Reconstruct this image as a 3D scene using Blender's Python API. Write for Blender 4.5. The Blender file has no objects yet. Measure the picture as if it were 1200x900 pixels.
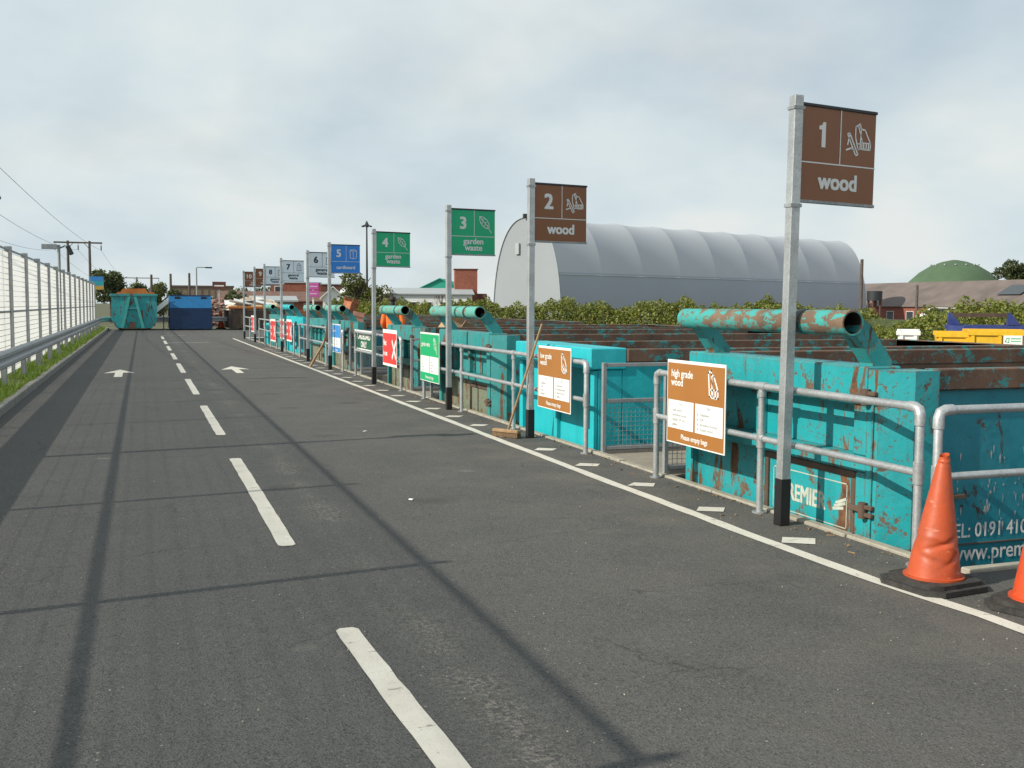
import bpy, bmesh, math, random
import numpy as np
from mathutils import Vector, Matrix
R_ = math.radians
random.seed(7); rng = np.random.default_rng(7)
scene = bpy.context.scene
col = scene.collection

# ------------------------------------------------------------------ camera
cam_d = bpy.data.cameras.new('camera'); cam = bpy.data.objects.new('camera', cam_d); col.objects.link(cam)
cam_d.sensor_width = 36.0; cam_d.lens = 36.0 * 1230 / 1200
cam_d.clip_start = 0.1; cam_d.clip_end = 6000
yaw = R_(19.4); pitch = math.atan((450 - 357.5) / 1230); roll = R_(0.3)
fw = Vector((math.sin(yaw) * math.cos(pitch), math.cos(yaw) * math.cos(pitch), -math.sin(pitch)))
rt = Vector((math.cos(yaw), -math.sin(yaw), 0)); up = rt.cross(fw)
r2 = rt * math.cos(roll) + up * math.sin(roll); u2 = -rt * math.sin(roll) + up * math.cos(roll)
M = Matrix((r2, u2, -fw)).transposed().to_4x4(); M.translation = (0, 0, 1.6)
cam.matrix_world = M
scene.camera = cam

# ------------------------------------------------------------------ light and sky
scene.view_settings.view_transform = 'Standard'
scene.view_settings.look = 'None'
scene.view_settings.exposure = 0.0
scene.view_settings.gamma = 1.0
SUN_EL = R_(32.5)
head = Vector((math.sin(R_(82)), math.cos(R_(82)), 0))           # ground direction the shadows fall in
sun_d = bpy.data.lights.new('sun', 'SUN'); sun_d.energy = 5.0; sun_d.angle = R_(0.53); sun_d.color = (1.0, 0.93, 0.80)
sun = bpy.data.objects.new('sun', sun_d); col.objects.link(sun)
ldir = Vector((head.x * math.cos(SUN_EL), head.y * math.cos(SUN_EL), -math.sin(SUN_EL)))
sun.rotation_euler = ldir.to_track_quat('-Z', 'Y').to_euler()

world = bpy.data.worlds.new('World'); scene.world = world; world.use_nodes = True
nt = world.node_tree; nt.nodes.clear()
def N(t, kind, **kw):
    n = t.nodes.new(kind)
    for k, v in kw.items():
        if k == 'inp':
            for a, b in v.items(): n.inputs[a].default_value = b
        else: setattr(n, k, v)
    return n
def L(t, a, b): t.links.new(a, b)
out = N(nt, 'ShaderNodeOutputWorld'); bg = N(nt, 'ShaderNodeBackground'); bg.inputs['Strength'].default_value = 0.1
sky = N(nt, 'ShaderNodeTexSky', sky_type='NISHITA', sun_disc=False, sun_elevation=SUN_EL, air_density=1.0, dust_density=2.0, ozone_density=1.5)
sky.sun_rotation = math.atan2(-head.x, -head.y)
tc = N(nt, 'ShaderNodeTexCoord'); sep = N(nt, 'ShaderNodeSeparateXYZ'); L(nt, tc.outputs['Generated'], sep.inputs[0])
def math_(t, op, a, b=None, clamp=False):
    n = N(t, 'ShaderNodeMath', operation=op, use_clamp=clamp)
    for i, v in enumerate((a, b)):
        if v is None: continue
        if isinstance(v, (int, float)): n.inputs[i].default_value = v
        else: L(t, v, n.inputs[i])
    return n.outputs[0]
zz = math_(nt, 'ADD', math_(nt, 'MAXIMUM', sep.outputs['Z'], 0.0), 0.42)
cx = math_(nt, 'DIVIDE', sep.outputs['X'], zz); cy = math_(nt, 'DIVIDE', sep.outputs['Y'], zz)
cmb = N(nt, 'ShaderNodeCombineXYZ'); L(nt, cx, cmb.inputs[0]); L(nt, cy, cmb.inputs[1])
def ramp(t, fac, stops, interp='LINEAR'):
    r = N(t, 'ShaderNodeValToRGB'); r.color_ramp.interpolation = interp
    el = r.color_ramp.elements
    while len(el) > 1: el.remove(el[-1])
    el[0].position = stops[0][0]; el[0].color = stops[0][1]
    for p, c in stops[1:]:
        e = el.new(p); e.color = c
    if fac is not None: L(t, fac, r.inputs[0])
    return r.outputs[0]
def g4(v): return (v, v, v, 1)
n1 = N(nt, 'ShaderNodeTexNoise', inp={'Scale': 1.25, 'Detail': 9.0, 'Roughness': 0.5, 'Distortion': 0.1}); L(nt, cmb.outputs[0], n1.inputs['Vector'])
n2 = N(nt, 'ShaderNodeTexNoise', inp={'Scale': 2.6, 'Detail': 9.0, 'Roughness': 0.5, 'Distortion': 0.15})
mp = N(nt, 'ShaderNodeMapping'); mp.inputs['Location'].default_value = (3.1, 7.7, 0); L(nt, cmb.outputs[0], mp.inputs[0]); L(nt, mp.outputs[0], n2.inputs['Vector'])
thin = math_(nt, 'MULTIPLY', math_(nt, 'MAXIMUM', math_(nt, 'SUBTRACT', sep.outputs['Z'], 0.36), 0.0), 0.42)   # cloud breaks up towards the zenith
cmask = ramp(nt, math_(nt, 'SUBTRACT', n1.outputs['Fac'], thin), [(0.30, g4(0.62)), (0.48, g4(1.0))])
ccol = ramp(nt, n2.outputs['Fac'], [(0.34, (6.0, 7.0, 7.55, 1)), (0.5, (6.9, 7.75, 8.0, 1)), (0.66, (7.9, 8.3, 8.15, 1))])
mix = N(nt, 'ShaderNodeMix', data_type='RGBA'); L(nt, cmask, mix.inputs[0]); L(nt, sky.outputs[0], mix.inputs[6]); L(nt, ccol, mix.inputs[7])
L(nt, mix.outputs[2], bg.inputs['Color']); L(nt, bg.outputs[0], out.inputs['Surface'])

# ------------------------------------------------------------------ materials
def new_mat(name):
    m = bpy.data.materials.new(name); m.use_nodes = True
    t = m.node_tree; t.nodes.clear()
    o = N(t, 'ShaderNodeOutputMaterial'); b = N(t, 'ShaderNodeBsdfPrincipled'); L(t, b.outputs[0], o.inputs['Surface'])
    return m, t, b
def c4(c): return (c[0], c[1], c[2], 1)
def pos(t, scale=(1, 1, 1), rot=None):
    g = N(t, 'ShaderNodeNewGeometry'); mp = N(t, 'ShaderNodeMapping'); mp.inputs['Scale'].default_value = scale
    if rot: mp.inputs['Rotation'].default_value = rot
    L(t, g.outputs['Position'], mp.inputs[0]); return mp.outputs[0]
def noise(t, vec, scale, detail=5, rough=0.55, dist=0):
    n = N(t, 'ShaderNodeTexNoise', inp={'Scale': scale, 'Detail': detail, 'Roughness': rough, 'Distortion': dist}); L(t, vec, n.inputs['Vector']); return n.outputs['Fac']
def mixc(t, f, a, b, blend='MIX'):
    m = N(t, 'ShaderNodeMix', data_type='RGBA', blend_type=blend)
    for i, v in ((0, f), (6, a), (7, b)):
        if isinstance(v, (int, float)): m.inputs[i].default_value = v
        elif isinstance(v, tuple): m.inputs[i].default_value = c4(v)
        else: L(t, v, m.inputs[i])
    return m.outputs[2]
def bump(t, b, h, strength=0.3, dist=0.01):
    n = N(t, 'ShaderNodeBump', inp={'Strength': strength, 'Distance': dist}); L(t, h, n.inputs['Height']); L(t, n.outputs[0], b.inputs['Normal'])
def simple(name, c, rough=0.6, metal=0.0, var=0.12, scale=6, bmp=0.0, spec=0.5):
    m, t, b = new_mat(name); p = pos(t)
    n = noise(t, p, scale, 6)
    f = ramp(t, n, [(0.3, g4(0)), (0.7, g4(1))])
    L(t, mixc(t, f, tuple(x * (1 - var) for x in c), tuple(min(1, x * (1 + var)) for x in c)), b.inputs['Base Color'])
    b.inputs['Roughness'].default_value = rough; b.inputs['Metallic'].default_value = metal
    b.inputs['Specular IOR Level'].default_value = spec
    if bmp: bump(t, b, noise(t, p, scale * 8, 4), bmp, 0.01)
    return m
def paint(name, c, rust=0.5, rough=0.5, fade=0.25, streak=0.24, rustc=((0.075, 0.035, 0.018), (0.19, 0.085, 0.038))):
    """chipped steel paint: base colour faded in patches, rust in vertical runs, chips and scratches"""
    m, t, b = new_mat(name)
    p = pos(t); ps = pos(t, (1, 1, streak))
    fadec = tuple(min(1, x * 0.8 + 0.10) for x in c)
    base = mixc(t, ramp(t, noise(t, p, 2.2, 6, 0.6), [(0.35, g4(0)), (0.75, g4(fade * 2))]), c, fadec)
    base = mixc(t, ramp(t, noise(t, ps, 9, 5, 0.6), [(0.45, g4(0)), (0.8, g4(0.45))]), base, tuple(x * 0.62 for x in c))
    lo = 0.72 - 0.24 * rust
    a = ramp(t, noise(t, ps, 2.6, 9, 0.68, 0.9), [(lo, g4(0)), (lo + 0.035, g4(1))])
    d = ramp(t, noise(t, p, 17, 6, 0.7, 1.6), [(lo + 0.055, g4(0)), (lo + 0.08, g4(1))])
    bv = N(t, 'ShaderNodeBevel', samples=3); bv.inputs['Radius'].default_value = .02
    gg = N(t, 'ShaderNodeNewGeometry'); dt = N(t, 'ShaderNodeVectorMath', operation='DOT_PRODUCT'); L(t, bv.outputs[0], dt.inputs[0]); L(t, gg.outputs['Normal'], dt.inputs[1])
    edge = math_(t, 'MULTIPLY', ramp(t, dt.outputs['Value'], [(0.86, g4(1)), (0.985, g4(0))]), ramp(t, noise(t, p, 8, 6, .7), [(0.60 - .22*rust, g4(0)), (0.66 - .22*rust, g4(1))]))
    sz = N(t, 'ShaderNodeSeparateXYZ'); L(t, gg.outputs['Position'], sz.inputs[0])
    low_ = math_(t, 'MULTIPLY', ramp(t, math_(t, 'ADD', sz.outputs[2], .5), [(0.25, g4(1)), (0.75, g4(0))]), .12 * rust)
    lw = ramp(t, math_(t, 'ADD', noise(t, p, 5, 8, .7), low_), [(lo + .02, g4(0)), (lo + .06, g4(.9))])
    scr = ramp(t, noise(t, pos(t, (9, 9, 1.0), (R_(38), 0, 0)), 2.2, 6, .75), [(.70 - .06*rust, g4(0)), (.72 - .06*rust, g4(1))])
    scr2 = ramp(t, noise(t, pos(t, (1.2, 1.2, 11), (R_(-24), R_(14), 0)), 2.6, 5, .75), [(.71 - .06*rust, g4(0)), (.73 - .06*rust, g4(.9))])
    d = math_(t, 'MAXIMUM', d, math_(t, 'MULTIPLY', math_(t, 'MAXIMUM', scr, scr2), min(1.0, rust*1.4)))
    rmask = math_(t, 'MAXIMUM', math_(t, 'MAXIMUM', a, d), math_(t, 'MAXIMUM', edge, lw))
    rc = mixc(t, ramp(t, noise(t, p, 12, 7, 0.7), [(0.35, g4(0)), (0.65, g4(1))]), rustc[0], rustc[1])
    L(t, mixc(t, rmask, base, rc), b.inputs['Base Color'])
    L(t, ramp(t, rmask, [(0, g4(rough)), (1, g4(0.85))]), b.inputs['Roughness'])
    h = math_(t, 'ADD', math_(t, 'MULTIPLY', rmask, -0.5), noise(t, p, 30, 4))
    n1_ = N(t, 'ShaderNodeBump', inp={'Strength': .55, 'Distance': .035}); L(t, noise(t, p, 2.4, 3, .45), n1_.inputs['Height'])      # dented sheet
    n2_ = N(t, 'ShaderNodeBump', inp={'Strength': .35, 'Distance': .006}); L(t, h, n2_.inputs['Height']); L(t, n1_.outputs[0], n2_.inputs['Normal']); L(t, n2_.outputs[0], b.inputs['Normal'])
    return m
def rustmat(name, a=(0.055, 0.038, 0.030), c=(0.135, 0.085, 0.058), paintc=None, amt=0.3):
    m, t, b = new_mat(name); p = pos(t)
    rc = mixc(t, ramp(t, noise(t, pos(t, (1, 1, .5)), 3.2, 8, 0.7), [(0.3, g4(0)), (0.7, g4(1))]), a, c)
    if paintc:
        rc = mixc(t, ramp(t, noise(t, pos(t, (.7, .5, 1)), 9, 10, 0.8, 0.12), [(0.60 - .22 * amt, g4(0)), (0.63 - .22 * amt, g4(1))]), rc, paintc)
    L(t, rc, b.inputs['Base Color']); b.inputs['Roughness'].default_value = 0.8
    bump(t, b, noise(t, p, 26, 5), 0.3, 0.008)
    return m
def galv(name, c=(0.50, 0.52, 0.53), rough=0.42, metal=0.55):
    m, t, b = new_mat(name); p = pos(t)
    v = N(t, 'ShaderNodeTexVoronoi', inp={'Scale': 55.0}); L(t, p, v.inputs['Vector'])
    f = math_(t, 'ADD', math_(t, 'MULTIPLY', v.outputs['Distance'], 0.28), math_(t, 'MULTIPLY', noise(t, p, 5, 6), 0.75))
    L(t, mixc(t, ramp(t, f, [(0.35, g4(0)), (0.85, g4(1))]), tuple(x * .72 for x in c), tuple(min(1, x * 1.2) for x in c)), b.inputs['Base Color'])
    b.inputs['Metallic'].default_value = metal; b.inputs['Roughness'].default_value = rough
    bump(t, b, noise(t, p, 60, 3), 0.08, 0.003)
    return m

TEAL = (0.006, 0.31, 0.34)
MT = {}
MT['galv'] = galv('galvanised steel')
MT['galv_dull'] = galv('weathered galvanised steel', (0.34, 0.36, 0.37), 0.55, 0.35)
MT['paint1'] = paint('turquoise paint, heavy rust', TEAL, 0.72, fade=.12)
MT['paint2'] = paint('turquoise paint, fresh', (0.006, 0.44, 0.50), 0.08, fade=0.10)
MT['paint3'] = paint('turquoise paint, some rust', (0.016, 0.255, 0.26), 0.60, fade=.22)
MT['side'] = paint('scratched turquoise with painted shade', (0.003, 0.205, 0.27), 0.50, streak=0.6, fade=.1, rustc=((0.03, 0.022, 0.016), (0.13, 0.06, 0.03)))  # darker, bluer turquoise: shade of the long sides put into the colour
MT['olive'] = paint('faded door paint, rusty', (0.16, 0.19, 0.13), 0.72)
MT['rust_pipe'] = rustmat('rusted lifting bar', (0.10, 0.065, 0.042), (0.22, 0.145, 0.095), (0.04, 0.33, 0.31), 0.52)
MT['green_pipe'] = rustmat('worn green lifting bar', (0.14, 0.10, 0.06), (0.26, 0.2, 0.12), (0.10, 0.36, 0.31), .75)
MT['rust'] = rustmat('rusted steel')
MT['rust_rim'] = rustmat('rusted rim steel', (0.065, 0.038, 0.028), (0.16, 0.09, 0.058), (0.02, 0.23, 0.24), .30)
MT['bore'] = simple('bar inside with painted shade', (0.02, 0.017, 0.015), 0.9)  # near-black colour stands for the shade inside the bar
MT['rust_orange'] = rustmat('bright orange rust', (0.36, 0.10, 0.02), (0.58, 0.20, 0.045))
MT['black'] = simple('black plastic sleeve', (0.012, 0.012, 0.013), 0.45)
MT['dark'] = simple('dark steel', (0.035, 0.04, 0.045), 0.5, 0.3)
MT['white'] = simple('white board print', (0.80, 0.80, 0.78), 0.4, var=0.03)
MT['signwhite'] = simple('white sign lettering', (0.74, 0.74, 0.72), 0.4, var=0.03)
MT['brown_sign'] = simple('brown sign face', (0.235, 0.086, 0.030), 0.38, var=0.06, scale=3)
MT['brown_board'] = simple('brown board print', (0.36, 0.15, 0.035), 0.4, var=0.04, scale=3)
MT['green_sign'] = simple('green sign face', (0.0, 0.42, 0.19), 0.38, var=0.05, scale=3)
MT['green_board'] = simple('bright green board print', (0.0, 0.38, 0.14), 0.4, var=0.04)
MT['green_dark'] = simple('dark green board', (0.005, 0.10, 0.05), 0.4, var=0.06)
MT['blue_sign'] = simple('blue sign face', (0.025, 0.24, 0.75), 0.38, var=0.05, scale=3)
MT['blue_board'] = simple('blue board print', (0.04, 0.25, 0.62), 0.4, var=0.04)
MT['red_board'] = simple('red board print', (0.66, 0.04, 0.035), 0.4, var=0.05)
MT['grey_sign'] = simple('pale blue grey sign face', (0.76, 0.84, 0.90), 0.38, var=0.04, scale=3)
MT['print_faded'] = simple('faded cream print', (0.46, 0.50, 0.43), 0.5, var=.18, scale=14)
MT['ink'] = simple('black lettering', (0.02, 0.022, 0.03), 0.5)
MT['greyink'] = simple('grey small print', (0.22, 0.24, 0.25), 0.5)
MT['redink'] = simple('red crosses', (0.55, 0.06, 0.05), 0.5)
MT['wood'] = simple('worn broom wood', (0.30, 0.19, 0.10), 0.7, var=0.3, scale=14)
MT['bristle'] = simple('dirty bristles', (0.17, 0.11, 0.06), 0.9, var=0.4, scale=60, bmp=.6)
MT['pole_wood'] = simple('weathered pole wood', (0.10, 0.08, 0.065), 0.85, var=0.3)
MT['rubber'] = simple('scuffed black rubber', (0.035, 0.033, 0.031), 0.8, var=0.5, scale=18, bmp=.3)
MT['brick'] = simple('red brick', (0.25, 0.085, 0.055), 0.9, var=0.2, scale=3)
MT['brick_dark'] = simple('dark brick', (0.12, 0.05, 0.04), 0.9, var=0.2, scale=3)
MT['tile'] = simple('brown roof tile', (0.155, 0.088, 0.068), 0.9, var=0.25, scale=2)
MT['greyroof'] = simple('grey sheet roof', (0.145, 0.118, 0.108), 0.9, var=0.25, scale=0.3)
MT['tan'] = simple('tan cladding', (0.22, 0.17, 0.125), 0.85, var=0.08, scale=1)
MT['cladwhite'] = simple('white cladding', (0.72, 0.73, 0.72), 0.6, var=0.05, scale=0.6)
MT['cladgrey'] = simple('grey cladding', (0.34, 0.37, 0.38), 0.6, var=0.06, scale=0.8)
MT['greenroof'] = simple('green sheet roof', (0.01, 0.28, 0.19), 0.6, var=0.06)
MT['dome'] = simple('green dome sheeting', (0.065, 0.115, 0.06), 0.8, var=0.12, scale=.4)
MT['membrane_front'] = simple('membrane end wall toned against sun', (0.27, 0.295, 0.32), 0.6, var=0.05, scale=0.15)  # same fabric as the roof, colour darkened against the sun on it
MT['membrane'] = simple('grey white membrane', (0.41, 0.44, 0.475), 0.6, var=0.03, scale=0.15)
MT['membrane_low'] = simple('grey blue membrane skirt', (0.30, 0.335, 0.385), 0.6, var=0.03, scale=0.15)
MT['yellow'] = paint('yellow skip paint', (0.70, 0.42, 0.01), 0.08, fade=.1)
MT['bluepaint'] = paint('dark blue skip paint', (0.02, 0.04, 0.20), 0.3)
MT['bluecon'] = paint('blue container paint', (0.001, 0.026, 0.09), 0.02, fade=.01)
MT['bluecon_top'] = paint('blue lid paint with painted sky light', (0.003, 0.115, 0.29), 0.03, fade=.02)  # lid colour lightened for the sky light on its slope
MT['glass'] = simple('window glass', (0.03, 0.035, 0.04), 0.12)
MT['pink'] = simple('pink sign face', (0.75, 0.13, 0.48), 0.5, var=.05)
MT['tarp'] = simple('pale tarpaulin', (0.62, 0.50, 0.36), 0.8, var=0.25, scale=2.2)
MT['hivis'] = simple('orange hi vis cloth', (0.75, 0.17, 0.03), 0.8, var=.1)
MT['skin'] = simple('skin', (0.45, 0.26, 0.18), 0.6, var=.05)
MT['hair'] = simple('dark hair', (0.02, 0.015, 0.012), 0.7)
MT['navy'] = simple('navy work trousers', (0.02, 0.025, 0.04), 0.85)
MT['card'] = simple('brown cardboard', (0.42, 0.29, 0.17), 0.85, var=.15)
MT['scrap'] = simple('mixed scrap', (0.12, 0.075, 0.06), 0.9, var=.6, scale=2)

def leafmat(name, a, b_, c, scale=1.2):
    m, t, b = new_mat(name); p = pos(t)
    f1 = ramp(t, noise(t, p, scale, 4), [(0.3, g4(0)), (0.7, g4(1))])
    f2 = ramp(t, noise(t, p, scale * 9, 3), [(0.45, g4(0)), (0.7, g4(1))])
    L(t, mixc(t, f2, mixc(t, f1, a, b_), c), b.inputs['Base Color'])
    b.inputs['Roughness'].default_value = 0.55
    b.inputs['Subsurface Weight'].default_value = 0.0
    tr = N(t, 'ShaderNodeBsdfTranslucent'); tr.inputs[0].default_value = c4(tuple(x * 1.2 for x in b_))
    ms = N(t, 'ShaderNodeMixShader'); ms.inputs[0].default_value = 0.25
    o = [n for n in t.nodes if n.type == 'OUTPUT_MATERIAL'][0]
    L(t, b.outputs[0], ms.inputs[1]); L(t, tr.outputs[0], ms.inputs[2]); L(t, ms.outputs[0], o.inputs['Surface'])
    return m
MT['leaf_hedge'] = leafmat('bramble leaves', (0.070, 0.115, 0.018), (0.18, 0.215, 0.030), (0.28, 0.24, 0.055), .7)
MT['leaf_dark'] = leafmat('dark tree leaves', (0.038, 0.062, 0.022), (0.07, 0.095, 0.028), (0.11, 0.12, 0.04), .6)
MT['leaf_mid'] = leafmat('mid green leaves', (0.07, 0.10, 0.025), (0.12, 0.145, 0.035), (0.17, 0.15, 0.05), .6)
MT['grass'] = leafmat('verge grass', (0.08, 0.16, 0.012), (0.17, 0.28, 0.02), (0.24, 0.25, 0.06), 1.6)

# asphalt
def asphalt():
    m, t, b = new_mat('asphalt'); p = pos(t)
    big = ramp(t, noise(t, p, 0.35, 5, 0.6), [(0.3, g4(0)), (0.7, g4(1))])
    c = mixc(t, big, (0.079, 0.080, 0.078), (0.102, 0.102, 0.098))
    c = mixc(t, ramp(t, noise(t, p, 4, 8, 0.7), [(0.35, g4(0.0)), (0.75, g4(0.6))]), c, (0.065, 0.065, 0.062))
    vo = N(t, 'ShaderNodeTexVoronoi', inp={'Scale': 120.0}); L(t, p, vo.inputs['Vector'])
    spk = N(t, 'ShaderNodeSeparateColor'); L(t, vo.outputs['Color'], spk.inputs[0])
    c = mixc(t, ramp(t, spk.outputs[0], [(0.55, g4(0)), (1.0, g4(0.6))]), c, (0.15, 0.145, 0.13))
    c = mixc(t, ramp(t, spk.outputs[1], [(0.6, g4(0)), (1.0, g4(0.7))]), c, (0.025, 0.025, 0.025))
    # sparse pale chippings
    vo2 = N(t, 'ShaderNodeTexVoronoi', inp={'Scale': 28.0}); L(t, p, vo2.inputs['Vector'])
    s2 = N(t, 'ShaderNodeSeparateColor'); L(t, vo2.outputs['Color'], s2.inputs[0])
    chip = math_(t, 'MULTIPLY', math_(t, 'GREATER_THAN', s2.outputs[0], 0.965), math_(t, 'LESS_THAN', vo2.outputs['Distance'], 0.17))
    c = mixc(t, math_(t, 'MULTIPLY', chip, 0.55), c, (0.36, 0.34, 0.29))
    # worn joint beside the lane line and dusty stains near the bays
    g = N(t, 'ShaderNodeNewGeometry'); sx = N(t, 'ShaderNodeSeparateXYZ'); L(t, g.outputs['Position'], sx.inputs[0])
    wob = math_(t, 'ADD', sx.outputs[0], math_(t, 'MULTIPLY', math_(t, 'SUBTRACT', noise(t, p, 1.6, 3), 0.5), 0.25))
    band = math_(t, 'SUBTRACT', 1.0, math_(t, 'DIVIDE', math_(t, 'ABSOLUTE', math_(t, 'SUBTRACT', wob, 1.30)), 0.20), True)
    patch = ramp(t, noise(t, p, 1.1, 2), [(0.40, g4(.15)), (0.55, g4(1))])
    wear = math_(t, 'MULTIPLY', math_(t, 'MULTIPLY', band, patch), ramp(t, noise(t, p, 38, 4, .7), [(0.47, g4(0)), (0.60, g4(0.85))]))
    c = mixc(t, wear, c, (0.24, 0.22, 0.19))
    dwear = math_(t, 'MULTIPLY', math_(t, 'MULTIPLY', band, patch), ramp(t, noise(t, p, 11, 4, .7), [(0.5, g4(0)), (0.65, g4(0.6))]))
    c = mixc(t, dwear, c, (0.03, 0.03, 0.028))
    dust = math_(t, 'MULTIPLY', ramp(t, math_(t, 'MULTIPLY', sx.outputs[0], 0.2), [(0.3, g4(0)), (0.8, g4(0.45))]), ramp(t, noise(t, p, 1.4, 6, .6), [(0.4, g4(0)), (0.7, g4(1))]))
    c = mixc(t, dust, c, (0.165, 0.148, 0.122))
    # soft pale spills, dark oil marks, hairline cracks and tyre-polished tracks
    vs_ = N(t, 'ShaderNodeTexVoronoi', inp={'Scale': 0.95}); pw_ = pos(t, (1.0, 1.25, 1))
    dv = N(t, 'ShaderNodeVectorMath', operation='ADD'); nz = N(t, 'ShaderNodeTexNoise', inp={'Scale': 6.0, 'Detail': 4.0}); L(t, p, nz.inputs['Vector'])
    sc_ = N(t, 'ShaderNodeVectorMath', operation='SCALE'); sc_.inputs['Scale'].default_value = .22; L(t, nz.outputs['Color'], sc_.inputs[0]); L(t, pw_, dv.inputs[0]); L(t, sc_.outputs[0], dv.inputs[1]); L(t, dv.outputs[0], vs_.inputs['Vector'])
    vc = N(t, 'ShaderNodeSeparateColor'); L(t, vs_.outputs['Color'], vc.inputs[0])
    sp1 = math_(t, 'MULTIPLY', math_(t, 'GREATER_THAN', vc.outputs[0], .55), ramp(t, vs_.outputs['Distance'], [(0.03, g4(.75)), (0.10, g4(0))]))
    c = mixc(t, math_(t, 'MULTIPLY', sp1, ramp(t, noise(t, p, 30, 4, .7), [(.35, g4(.2)), (.65, g4(1))])), c, (0.21, 0.20, 0.175))
    sp2 = math_(t, 'MULTIPLY', math_(t, 'LESS_THAN', vc.outputs[0], .28), ramp(t, vs_.outputs['Distance'], [(0.06, g4(.55)), (0.26, g4(0))]))
    c = mixc(t, sp2, c, (0.032, 0.031, 0.03))
    ed_ = N(t, 'ShaderNodeTexVoronoi', feature='DISTANCE_TO_EDGE', inp={'Scale': 0.55}); L(t, dv.outputs[0], ed_.inputs['Vector'])
    crack = math_(t, 'MULTIPLY', ramp(t, ed_.outputs['Distance'], [(0.0, g4(.7)), (0.006, g4(0))]), ramp(t, noise(t, p, .55, 3), [(0.53, g4(0)), (0.60, g4(1))]))
    c = mixc(t, crack, c, (0.022, 0.022, 0.021))
    tw = N(t, 'ShaderNodeMath', operation='SINE'); L(t, math_(t, 'MULTIPLY', math_(t, 'ADD', wob, .35), 3.9), tw.inputs[0])
    c = mixc(t, math_(t, 'MULTIPLY', ramp(t, tw.outputs[0], [(0.5, g4(0)), (1.0, g4(.16))]), ramp(t, noise(t, pos(t, (1, .12, 1)), 1.3, 5), [(.35, g4(0)), (.65, g4(1))])), c, (0.05, 0.049, 0.046))
    L(t, c, b.inputs['Base Color']); b.inputs['Roughness'].default_value = 0.82; b.inputs['Specular IOR Level'].default_value = 0.35
    h = math_(t, 'ADD', vo.outputs['Distance'], noise(t, p, 60, 3))
    bump(t, b, h, 0.55, 0.006)
    return m
MT['asphalt'] = asphalt()
def worn_line():
    m, t, b = new_mat('worn road paint'); p = pos(t)
    f = math_(t, 'MAXIMUM', ramp(t, noise(t, p, 55, 5, .75), [(0.60, g4(0)), (0.70, g4(0.8))]), ramp(t, noise(t, pos(t, (.35, 1, 1)), 14, 6, .75), [(0.60, g4(0)), (0.66, g4(0.7))]))
    f2 = ramp(t, noise(t, p, 3.0, 6, .65), [(0.40, g4(0)), (0.75, g4(0.55))])
    c = mixc(t, f2, (0.62, 0.60, 0.53), (0.42, 0.39, 0.33))
    L(t, mixc(t, f, c, (0.11, 0.105, 0.095)), b.inputs['Base Color']); b.inputs['Roughness'].default_value = .75
    bump(t, b, noise(t, p, 90, 3), .4, .004)
    return m
MT['line'] = worn_line()
def concrete(name, a, b_, scale=2.5):
    m, t, b = new_mat(name); p = pos(t)
    f = ramp(t, noise(t, p, scale, 8, .65), [(0.3, g4(0)), (0.7, g4(1))])
    c = mixc(t, f, a, b_)
    c = mixc(t, ramp(t, noise(t, p, 45, 4, .7), [(0.5, g4(0)), (0.75, g4(.5))]), c, tuple(x * .55 for x in a))
    L(t, c, b.inputs['Base Color']); b.inputs['Roughness'].default_value = .88
    bump(t, b, noise(t, p, 50, 4), .35, .006)
    return m
MT['concrete'] = concrete('pier concrete', (0.22, 0.195, 0.155), (0.30, 0.27, 0.22))
MT['edging'] = concrete('edging concrete', (0.27, 0.25, 0.20), (0.40, 0.375, 0.31), 6)
MT['kerb'] = concrete('kerb concrete', (0.17, 0.17, 0.155), (0.26, 0.255, 0.235), 4)
MT['wall'] = concrete('retaining wall concrete', (0.13, 0.125, 0.115), (0.2, 0.19, 0.175))
MT['yard'] = concrete('yard concrete', (0.13, 0.125, 0.115), (0.19, 0.18, 0.165), .8)
MT['land'] = simple('rough ground', (0.085, 0.09, 0.045), 0.95, var=.35, scale=.3)
MT['soil'] = simple('verge soil', (0.07, 0.075, 0.03), 0.95, var=.4, scale=4, bmp=.4)
MT['puddle'] = concrete('mortar spill', (0.15, 0.145, 0.13), (0.24, 0.23, 0.20), 9)

def orange_cone(name, c):
    m, t, b = new_mat(name); p = pos(t)
    f = ramp(t, noise(t, p, 9, 7, .65), [(0.35, g4(0)), (0.75, g4(1))])
    cc = mixc(t, f, c, tuple(x * 0.72 + .015 for x in c))
    cc = mixc(t, ramp(t, noise(t, pos(t, (1, 1, .4)), 22, 6, .7), [(0.56, g4(0)), (0.70, g4(.65))]), cc, (0.16, 0.075, 0.045))
    cc = mixc(t, ramp(t, noise(t, pos(t, (1, 1, 3), (R_(20), 0, 0)), 11, 7, .75), [(0.60, g4(0)), (0.66, g4(.55))]), cc, (0.62, 0.30, 0.20))
    L(t, cc, b.inputs['Base Color']); b.inputs['Roughness'].default_value = .48
    bump(t, b, noise(t, p, 14, 4), .25, .01)
    return m
MT['cone'] = orange_cone('faded orange cone', (0.50, 0.080, 0.020))
MT['cone_new'] = orange_cone('bright orange cone', (0.64, 0.072, 0.012))
def threads():
    m, t, b = new_mat('white mesh thread')
    b.inputs['Base Color'].default_value = (0.88, 0.88, 0.87, 1); b.inputs['Roughness'].default_value = .5
    tr = N(t, 'ShaderNodeBsdfTranslucent'); tr.inputs[0].default_value = (0.9, 0.9, 0.88, 1)
    ms = N(t, 'ShaderNodeMixShader'); ms.inputs[0].default_value = 0.5
    o = [n for n in t.nodes if n.type == 'OUTPUT_MATERIAL'][0]
    L(t, b.outputs[0], ms.inputs[1]); L(t, tr.outputs[0], ms.inputs[2]); L(t, ms.outputs[0], o.inputs['Surface'])
    return m
MT['thread'] = threads()

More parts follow.
